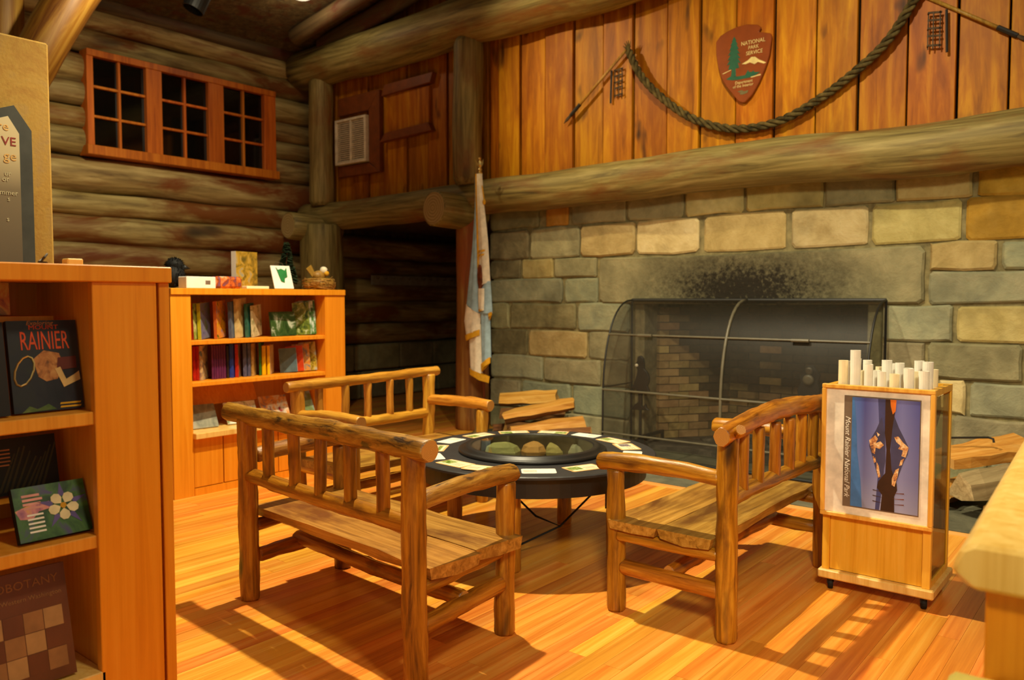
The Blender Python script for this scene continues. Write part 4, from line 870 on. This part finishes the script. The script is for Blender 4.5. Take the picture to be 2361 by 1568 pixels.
def fold(nm, Ls, Rs, y, bulge, mat, rows=18, cols=8, ripple=.01):
    def at(pl, t):
        k = t * (len(pl) - 1); i = min(int(k), len(pl) - 2); f = k - i; return (pl[i][0] + (pl[i + 1][0] - pl[i][0]) * f, pl[i][1] + (pl[i + 1][1] - pl[i][1]) * f)
    vs = []
    for side in (1, -1):
        for r in range(rows + 1):
            t = r / rows; a = at(Ls, t); b = at(Rs, t)
            for c in range(cols + 1):
                u = c / cols; bl = bulge * math.sin(math.pi * u) + ripple * math.sin(u * 9 + t * 2) * math.sin(math.pi * u)
                vs.append((a[0] + (b[0] - a[0]) * u, y - (bl if side == 1 else -.004), a[1] + (b[1] - a[1]) * u))
    n = (rows + 1) * (cols + 1); fs = []
    for o_ in (0, n): fs += [(o_ + r * (cols + 1) + c, o_ + r * (cols + 1) + c + 1, o_ + (r + 1) * (cols + 1) + c + 1, o_ + (r + 1) * (cols + 1) + c) for r in range(rows) for c in range(cols)]
    return MB().add(vs, fs).build(nm, mat, fl, smooth=True, loc=(0, 0, -.012))
fold('blue_field', [(-.03, 2.70), (-.035, 2.459), (-.092, 1.975), (-.17, 1.40)], [(-.005, 2.70), (-.005, 2.458), (.012, 1.892), (.021, 1.30)], 0, .03, M['flag_blue'])
fold('white_field', [(-.006, 2.72), (-.008, 2.458), (.012, 1.892), (.012, 1.555)], [(.058, 2.716), (.078, 2.451), (.134, 2.043), (.164, 1.63)], -.012, .035, M['flag_white'])
fold('white_fold', [(-.172, 1.40), (-.199, 1.225), (-.171, 1.06)], [(.021, 1.30), (.02, 1.22), (.018, 1.135)], -.004, .03, M['flag_white'], 8)
fold('white_tail', [(-.15, 1.10), (-.145, 1.0), (-.129, .72)], [(.026, 1.20), (.03, 1.0), (.04, .66)], .012, .03, M['flag_white'], 10)
fold('blue_fold', [(.010, 1.56), (.016, 1.45), (.021, 1.30)], [(.164, 1.64), (.178, 1.47), (.19, 1.31)], -.010, .035, M['flag_blue'], 8)
fold('blue_tail', [(.022, 1.30), (.03, 1.0), (.042, .71)], [(.146, 1.33), (.155, 1.1), (.161, .86)], .002, .035, M['flag_blue'], 10)
fold('gold_edge', [(-.024, 2.72), (-.022, 2.45), (-.004, 1.90), (.0, 1.75)], [(.006, 2.72), (.010, 2.45), (.024, 1.90), (.02, 1.75)], -.022, .012, M['gold'], ripple=.003)
for L_, R_, y in (([(-.183, 1.072), (-.169, 1.016)], [(.018, 1.140), (.018, 1.080)], -.012), ([(-.133, .738), (-.127, .668)], [(.143, .664), (.13, .595)], .0), ([(.036, .770), (.046, .700)], [(.163, .866), (.163, .805)], -.014), ([(.150, 1.30), (.155, 1.235)], [(.191, 1.325), (.185, 1.29)], -.014)): fold('fringe', L_, R_, y, .034, M['gold'], 3)
fold('emblem', [(.045, 1.80), (.018, 1.77), (.006, 1.70), (.012, 1.62), (.03, 1.56)], [(.055, 1.80), (.09, 1.77), (.108, 1.70), (.112, 1.62), (.08, 1.56)], -.032, .03, M['flag_brown'], 8)
fold('emblem', [(.016, 1.56), (.018, 1.42), (.02, 1.32)], [(.118, 1.56), (.125, 1.45), (.128, 1.34)], -.028, .034, M['flag_white'], 8)
for zz in (1.345, 1.90, 1.94): fold('emblem_trim', [(.03, zz), (.03, zz - .022)], [(.115, zz + .012), (.115, zz - .008)], -.036, .032, M['gold'], 2)
MB().blob((.092, -.02, 2.42), (.018, .014, .03), 3, .2).build('tassel', M['gold'], fl, smooth=True); MB().tube([(.02, -.01, 2.68), (.07, -.02, 2.56), (.092, -.02, 2.44)], .006, 6).build('cord', M['gold'], fl)

# ================================================================== WALL DECORATIONS
ar = thing('arrowhead_sign', 'brown arrowhead shaped emblem sign mounted on the plank wall', 'sign', (-2.87, 6.655, 3.48))
out = [(-.245, .228), (-.205, .274), (-.146, .297), (-.061, .319), (.032, .323), (.13, .30), (.161, .272), (.141, .237), (.243, .205), (.255, .18), (.236, .026), (.202, -.074), (.148, -.191), (.089, -.283), (.032, -.333), (.012, -.338), (-.031, -.319), (-.085, -.251), (-.145, -.171), (-.189, -.099), (-.223, .008), (-.243, .117)]
MB().prism(out, 0, .028).build('plate', M['arrow'], ar, bevel=.005)
def af(pts, mat, nm, d=.002): return MB().prism(pts, -d, .0).build(nm, mat, ar)
af([(-.004, -.007), (.048, .012), (.083, .038), (.114, .034), (.15, .003), (.214, -.033), (.192, -.038), (.14, -.015), (.11, -.028), (.069, -.006), (.033, -.014)], M['arrow_cream'], 'mountain')
tp = []
zz = [.24, .20, .205, .165, .172, .125, .132, .085, .092, .045, .052, .005, .012, -.035]; ww = [0, .022, .012, .034, .02, .044, .026, .054, .03, .058, .034, .062, .036, .05]
tp = [(-.075 + a, z) for a, z in zip(ww, zz)] + [(-.058, -.035), (-.055, -.10), (-.10, -.10), (-.092, -.035)] + [(-.075 - a, z) for a, z in zip(ww[::-1], zz[::-1])][:-1]
af(tp, M['arrow_green'], 'tree', .003)
af([(-.145, -.114), (-.103, -.095), (-.034, -.106), (.029, -.107), (.045, -.08), (.054, -.067), (.062, -.085), (.09, -.09), (.10, -.078), (.112, -.095), (.162, -.102), (.122, -.12), (.071, -.134), (-.033, -.135), (-.086, -.131)], M['arrow_green'], 'meadow', .0025)
af([(.076, -.13), (.086, -.137), (.165, -.131), (.168, -.119)], M['arrow_cream'], 'meadow_light', .0028); af([(-.181, -.06), (-.17, -.064), (-.104, -.044), (-.098, -.037)], M['arrow_cream'], 'meadow_light', .0028)
for s_, x, z, h in (('NATIONAL', .095, .147, .048), ('PARK', .10, .104, .044), ('SERVICE', .108, .058, .046), ('Department', .018, -.172, .036), ('of the Interior', .012, -.203, .036)):
    text('lettering', s_, h, M['arrow_cream'], ar, plane_m((x, -.003, z), (1, 0, 0), (0, 0, 1)), 'CENTER', sx=.88)
af([(-.04, -.235), (.0, -.228), (.02, -.242), (.06, -.238), (.05, -.26), (.01, -.268), (-.02, -.262), (-.01, -.25)], plain('dull sage', (110, 100, 60)), 'mark', .0022)

def spear(label, p0, p1, tip=True):
    t = thing('spear', label, 'spear', p0); d = Vector(p1) - Vector(p0)
    MB().tube([(0, 0, 0), d], .014, 8).build('shaft', M['spear'], t, smooth=True)
    u = d.normalized()
    MB().tube([-u * .01, u * .14], .019, 8).build('binding', M['iron'], t); MB().tube([-u * .12, -u * .06, u * .0], [.002, .017, .012], 6).build('point', M['metal'], t)
    return t
sp1 = spear('wooden spear leaning on the bright plank wall by the rope end', (-4.66, 6.655, 3.30), (-3.985, 6.655, 3.85))
sp2 = spear('wooden spear pointing down across the plank wall at the other rope end', (-.86, 6.684, 3.31), (-1.50, 6.684, 3.75))
rp = [(-3.988, 3.797), (-3.845, 3.531), (-3.594, 3.272), (-3.289, 3.053), (-2.92, 2.925), (-2.54, 2.935), (-2.222, 3.059), (-1.957, 3.219), (-1.707, 3.419), (-1.531, 3.671), (-1.44, 3.84)]
def cat(pts, n):
    o_ = []
    for i in range(len(pts) - 1):
        p0, p1, p2, p3 = (Vector(pts[max(0, min(len(pts) - 1, i + k))]) for k in (-1, 0, 1, 2))
        for j in range(n):
            t = j / n; o_.append(.5 * ((2 * p1) + (-p0 + p2) * t + (2 * p0 - 5 * p1 + 4 * p2 - p3) * t * t + (-p0 + 3 * p1 - 3 * p2 + p3) * t ** 3))
    return o_ + [Vector(pts[-1])]
path = cat([(x, 6.635, z) for x, z in rp], 16)
rope = thing('rope', 'thick old braided rope hung in a swag on the plank wall', 'rope', (0, 0, 0))
for k in range(3):
    pp_ = []
    for i, p in enumerate(path):
        d = (path[min(i + 1, len(path) - 1)] - path[max(i - 1, 0)]).normalized(); n_ = Vector((0, 1, 0)); b_ = d.cross(n_); a = i * .62 + k * 2.094
        pp_.append(p + n_ * math.cos(a) * .018 + b_ * math.sin(a) * .022)
    MB().tube(pp_, .017, 7).build('strand', M['rope'], rope, smooth=True)
for s_ in range(5):
    a = R(60 + s_ * 22); MB().tube([(-3.99, 6.635, 3.80), (-3.99 + .06 * math.cos(a), 6.62, 3.80 + .09 * math.sin(a))], [.012, .003], 5).build('frayed_end', M['rope'], rope)
def creeper(label, loc, s=1):
    t = thing('ice_creeper', label, 'ice creeper', loc, 0, 'metal ice creepers on the plank wall')
    MB().tube([(-.06 * s, 0, -.02), (-.07 * s, 0, -.33)], .010, 6).build('strap', M['iron'], t)
    for z in (-.03, -.085, -.145, -.20, -.27): MB().tube([(-.03 * s, 0, z), (.065 * s, 0, z + .012)], .008, 6).build('bar', M['metal'], t)
    for x in (-.02, .025, .06): MB().tube([(x * s, -.003, -.02), (x * s, -.003, -.29)], .005, 5).build('rib', M['metal'], t)
    for z in (-.03, -.145, -.27):
        for x in (-.02, .06): MB().lathe([(.008, 0), (0, .025)], 5).build('spike', M['metal'], t, loc=(x * s, -.005, z), rot=(R(90), 0, 0))
creeper('rusty spiked ice creeper hung under the spear on the bright planks', (-4.14, 6.675, 3.68)); creeper('dark spiked ice creeper hung under the spear at the shaded rope end', (-1.36, 6.655, 3.60), -1)

# coat rack in passage
ck = thing('coat_rack', 'dark coat rack board with hooks on the passage log wall', 'coat rack', (-8.93, 7.7, 1.66))
MB().box(0, .03, 0, 1.9, 0, .14).build('board', plain('grey board', (150, 150, 138), .5), ck, bevel=.004)
for i in range(12): MB().tube([(.03, .08 + i * .155, .10), (.08, .08 + i * .155, .085), (.095, .08 + i * .155, .115)], .006, 6).build('hook', M['bar'], ck)

# ================================================================== POSTER STAND
ps = thing('poster_stand', 'rolling oak poster stand with framed mountain reflection poster', 'stand', (-1.282, 4.03, 0))
W_, D_ = .49, .40
MB().box(-.015, W_ + .02, -.02, D_ + .02, .062, .105).build('base', M['maple'], ps, bevel=.006)
for x in (.035, W_ - .03):
    for y in (.03, D_ - .03):
        c_ = MB().lathe([(.0, -.012), (.024, -.012), (.027, -.006), (.027, .006), (.024, .012), (0, .012)], 14).build('caster', M['rubber'], ps, loc=(x, y, .027), rot=(0, R(90), R(20)))
        MB().box(-.012, .012, -.018, .018, .03, .062).build('caster_fork', M['iron'], ps, loc=(x, y, 0))
for x in (0, W_ - .035): MB().box(x, x + .035, 0, .035, .105, 1.0).build('corner_post', M['oak'], ps, bevel=.002); MB().box(x, x + .035, D_ - .03, D_, .105, 1.0).build('corner_post', M['oak'], ps, bevel=.002)
MB().box(.036, W_ - .036, .012, .026, .108, 1.0).build('front_panel', M['oak'], ps); MB().box(.02, W_ - .02, D_ - .02, D_ - .01, .108, .55).build('back_panel', M['oak'], ps)
MB().box(W_ - .012, W_ - .006, .035, D_ - .03, .12, .99).build('side_pane', M['acrylic'], ps); MB().box(.006, .012, .035, D_ - .03, .12, .99).build('side_pane', M['acrylic'], ps)
MB().box(W_ - .03, W_, .035, D_ - .03, .105, .135).build('side_rail', M['oak'], ps)
tp_ = MB().box(0, W_, 0, .03, 1.0, 1.03).box(0, W_, D_ - .03, D_, 1.0, 1.03).box(0, .03, .03, D_ - .03, 1.0, 1.03).box(W_ - .03, W_, .03, D_ - .03, 1.0, 1.03)
tp_.build('top_rim', M['oak'], ps); MB().box(.03, W_ - .03, .03, D_ - .03, .90, .915).build('tray', M['oak'], ps)
fz0, fz1 = .385, 1.036
MB().box(-.004, W_ + .01, -.035, -.004, fz1 - .02, fz1).box(-.004, W_ + .01, -.035, -.004, fz0, fz0 + .02).box(-.004, .016, -.035, -.004, fz0 + .02, fz1 - .02).box(W_ - .01, W_ + .01, -.035, -.004, fz0 + .02, fz1 - .02).build('poster_frame', M['frame'], ps, bevel=.003)
MB().box(.016, W_ - .01, -.020, -.006, fz0 + .02, fz1 - .02).build('mat_board', plain('mat grey', (238, 230, 214), .6), ps)
u0, u1, v0, v1 = .10, .44, .442, .985
MB().box(u0, u1, -.022, -.020, v0, v1).build('poster_sheet', M['grey_print'], ps)
iu0 = .137; iw, ih = u1 - .004 - iu0, v1 - .006 - (v0 + .006)
def bluemat():
    m = NT('poster blue', .35, .4); tc = m.n('ShaderNodeTexCoord'); sp = m.n('ShaderNodeSeparateXYZ'); m.l(tc.outputs['Object'], sp.inputs[0])
    mr = m.n('ShaderNodeMapRange'); mr.inputs['From Max'].default_value = iw; m.l(sp.outputs['X'], mr.inputs['Value'])
    c = m.ramp(mr.outputs[0], [(0, (70, 130, 196)), (.12, (66, 104, 180)), (.2, (58, 58, 122)), (.42, (126, 132, 190)), (.55, (92, 96, 160)), (.75, (124, 128, 186)), (1, (64, 66, 134))])
    mz = m.n('ShaderNodeMapRange'); mz.inputs['From Max'].default_value = ih; m.l(sp.outputs['Z'], mz.inputs['Value'])
    g = m.ramp(mz.outputs[0], [(0, (196, 200, 224)), (.3, (150, 154, 204)), (1, (100, 104, 184))]); return m.out(m.mix(.4, c, g))
pi = MB().box(0, iw, 0, .001, 0, ih).build('picture', bluemat(), ps, loc=(iu0, -.0235, v0 + .006))
def pf(pts, mat, d, nm='print'): return MB().prism([(u * iw, (1 - v_) * ih) for u, v_ in pts], -d, 0).build(nm, mat, pi)
pf([(.0, 0), (.03, 0), (.07, .25), (.09, .5), (.15, .75), (.18, 1), (.0, 1)], plain('print cyan', (70, 120, 190)), .0004)
pf([(.39, 0), (.50, 0), (.5, .5), (.5, .65), (.46, .9), (.44, 1), (.38, 1), (.42, .6), (.42, .3)], plain('print slate', (70, 72, 124)), .0004)
pf([(.50, 0), (.66, 0), (.64, .12), (.61, .25), (.585, .45), (.61, .62), (.69, .74), (.70, .80), (.66, .86), (.665, 1), (.46, 1), (.48, .86), (.40, .80), (.42, .74), (.52, .66), (.53, .45), (.50, .3)], plain('print brown', (60, 34, 18)), .0008)
dk = plain('print dusk', (70, 68, 104)); crm = cover('print snow', [(90, 70, 70), (196, 130, 80), (232, 188, 130), (240, 220, 190)], 50)
pf([(.45, .16), (.37, .28), (.29, .37), (.27, .43), (.31, .50), (.36, .60), (.42, .72), (.48, .70), (.52, .55), (.50, .3)], dk, .0006); pf([(.63, .14), (.70, .24), (.79, .34), (.85, .41), (.84, .47), (.78, .55), (.72, .66), (.66, .78), (.62, .70), (.59, .5), (.60, .3)], dk, .0006)
for q in ([(.27, .38), (.36, .33), (.40, .36), (.37, .40), (.44, .38), (.49, .41), (.43, .45), (.37, .44), (.36, .50), (.31, .49)], [(.38, .30), (.43, .32), (.40, .34)], [(.33, .52), (.37, .53), (.38, .57), (.35, .58)], [(.39, .57), (.42, .60), (.45, .70), (.42, .71), (.39, .64)],
          [(.85, .41), (.77, .37), (.70, .32), (.64, .33), (.67, .37), (.73, .40), (.70, .43), (.77, .44), (.75, .49), (.81, .50)], [(.79, .51), (.74, .53), (.72, .58), (.76, .57)], [(.72, .60), (.67, .62), (.62, .70), (.62, .76), (.66, .77), (.70, .68)]): pf(q, crm, .001)
pf([(.57, .0), (.66, .0), (.65, .10), (.61, .13), (.58, .06)], plain('print orange', (222, 116, 30)), .0012)
for v_ in (.82, .87, .92): pf([(.34, v_), (.50, v_ + .012), (.34, v_ + .008)], plain('print brown2', (70, 44, 30)), .001); pf([(.80, v_), (.62, v_ + .012), (.80, v_ + .008)], M['flag_brown'], .001)
text('caption', 'Mount Rainier National Park', .034, M['white'], ps, plane_m((.108, -.0226, v1 - .10), (0, 0, -1), (1, 0, 0)), 'LEFT', .35)
# red / yellow tag inside
pf2 = MB().prism([(0, 0), (.10, .02), (.12, -.06), (.03, -.12)], 0, .002, 'x').build('leaflet', plain('red yellow leaflet', (200, 70, 20)), ps, loc=(W_ - .016, .10, .97))
rs = random.Random(11)
k = 0
for iy in range(3):
    for ix in range(7):
        x = -1.282 + .062 + ix * .060 + rs.uniform(-.004, .004); y = 4.03 + .075 + iy * .11 + rs.uniform(-.01, .01)
        h = .205 + rs.uniform(-.03, .03) + (.07 if (ix, iy) == (1, 0) else 0) - (.03 if ix == 6 and iy == 0 else 0); r = rs.uniform(.020, .0255)
        tt = MB().lathe([(r, 0), (r, h), (r - .004, h), (r - .004, .0), (r, 0)], 16).build('rolled_poster', M['white'] if k % 4 else M['cream'], None, smooth=False, loc=(x, y, .9165), rot=(R(rs.uniform(-1, 1)), R(rs.uniform(-.7, .7)), 0))
        tag(tt, 'white rolled poster standing upright in the oak stand' if (ix, iy) != (1, 0) else 'longest white rolled poster sticking up above the others', 'rolled poster', 'rolled posters in the stand'); k += 1
        MB().lathe([(r - .010, .0), (r - .010, h - .002), (r - .012, h - .002), (r - .012, 0), (r - .010, 0)], 12).build('inner_roll', M['cream'], tt)

# ================================================================== FRONT COUNTER
ct = thing('counter', 'pale wooden information counter with thick rounded slab top', 'counter', (-.262, 1.505, 0), R(2.5))
prf = [(.03, .962), (.0, .985), (.0, 1.0), (.012, 1.03), (.03, 1.04), (.75, 1.04), (.75, .962)]
MB().prism(prf, 0, 2.4).build('counter_top', M['maple'], ct, bevel=.008)
MB().box(.045, .72, .05, 2.3, 0, .962).build('body', M['case'], ct, bevel=.004)
MB().box(-.005, .72, -.34, .05, .765, .80).build('lower_shelf', plain('yellow laminate', (226, 210, 108), .4), ct, bevel=.01)
MB().box(.06, .70, -.30, .05, 0, .765).build('lower_body', M['case'], ct, bevel=.004)
sh = MB().box(-.11, .11, -.14, .14, 0, .003).build('paper_sheet', M['white'], None, loc=(-.06, 2.0, 1.0412), rot=(0, 0, R(6))); tag(sh, 'white sheet of paper lying on the counter', 'paper')
lf = MB().box(-.05, .05, -.11, .11, 0, .012).build('leaflet_stack', M['white'], None, loc=(-.165, 2.42, 1.0412), rot=(0, 0, R(-8))); tag(lf, 'small stack of leaflets with a green picture on the counter', 'leaflet')
MB().box(-.045, .045, -.1, .1, .012, .0125).build('picture', cv('leafletpic', (60, 100, 30), (140, 170, 60), (200, 200, 150), sc=30), lf)

# ================================================================== CEILING SPOT LAMPS (visible fittings)
def can(label, p, d, lit):
    t = thing('ceiling_spotlight', label, 'spotlight', p); q = Vector(d).normalized().to_track_quat('Z', 'Y').to_euler()
    b = MB().lathe([(.0, 0), (.09, 0), (.10, .02), (.10, .30), (.092, .30), (.092, .24), (0, .24)], 24).build('can', M['iron'], t, smooth=False); b.rotation_euler = q
    l_ = MB().lathe([(0, .245), (.09, .245), (.09, .25), (0, .25)], 20).build('lens', M['emit'] if lit else M['night'], t); l_.rotation_euler = q
    MB().tube([(0, 0, 0), (0, 0, cz(p[0]) - p[2])], .012, 8).build('stem', M['iron'], t)
can('black cylinder ceiling spotlight above the log wall window', (-7.05, 4.10, 4.42), (-.12, -.30, -.75), False)
can('lit ceiling spotlight in the roof corner above the log wall', (-7.5, 5.50, 5.08), (.1, .0, -1), True)
lamp('corner_spot', 'POINT', (-7.5, 5.50, 4.74), 9, None, .05, col=(1, .78, .5))
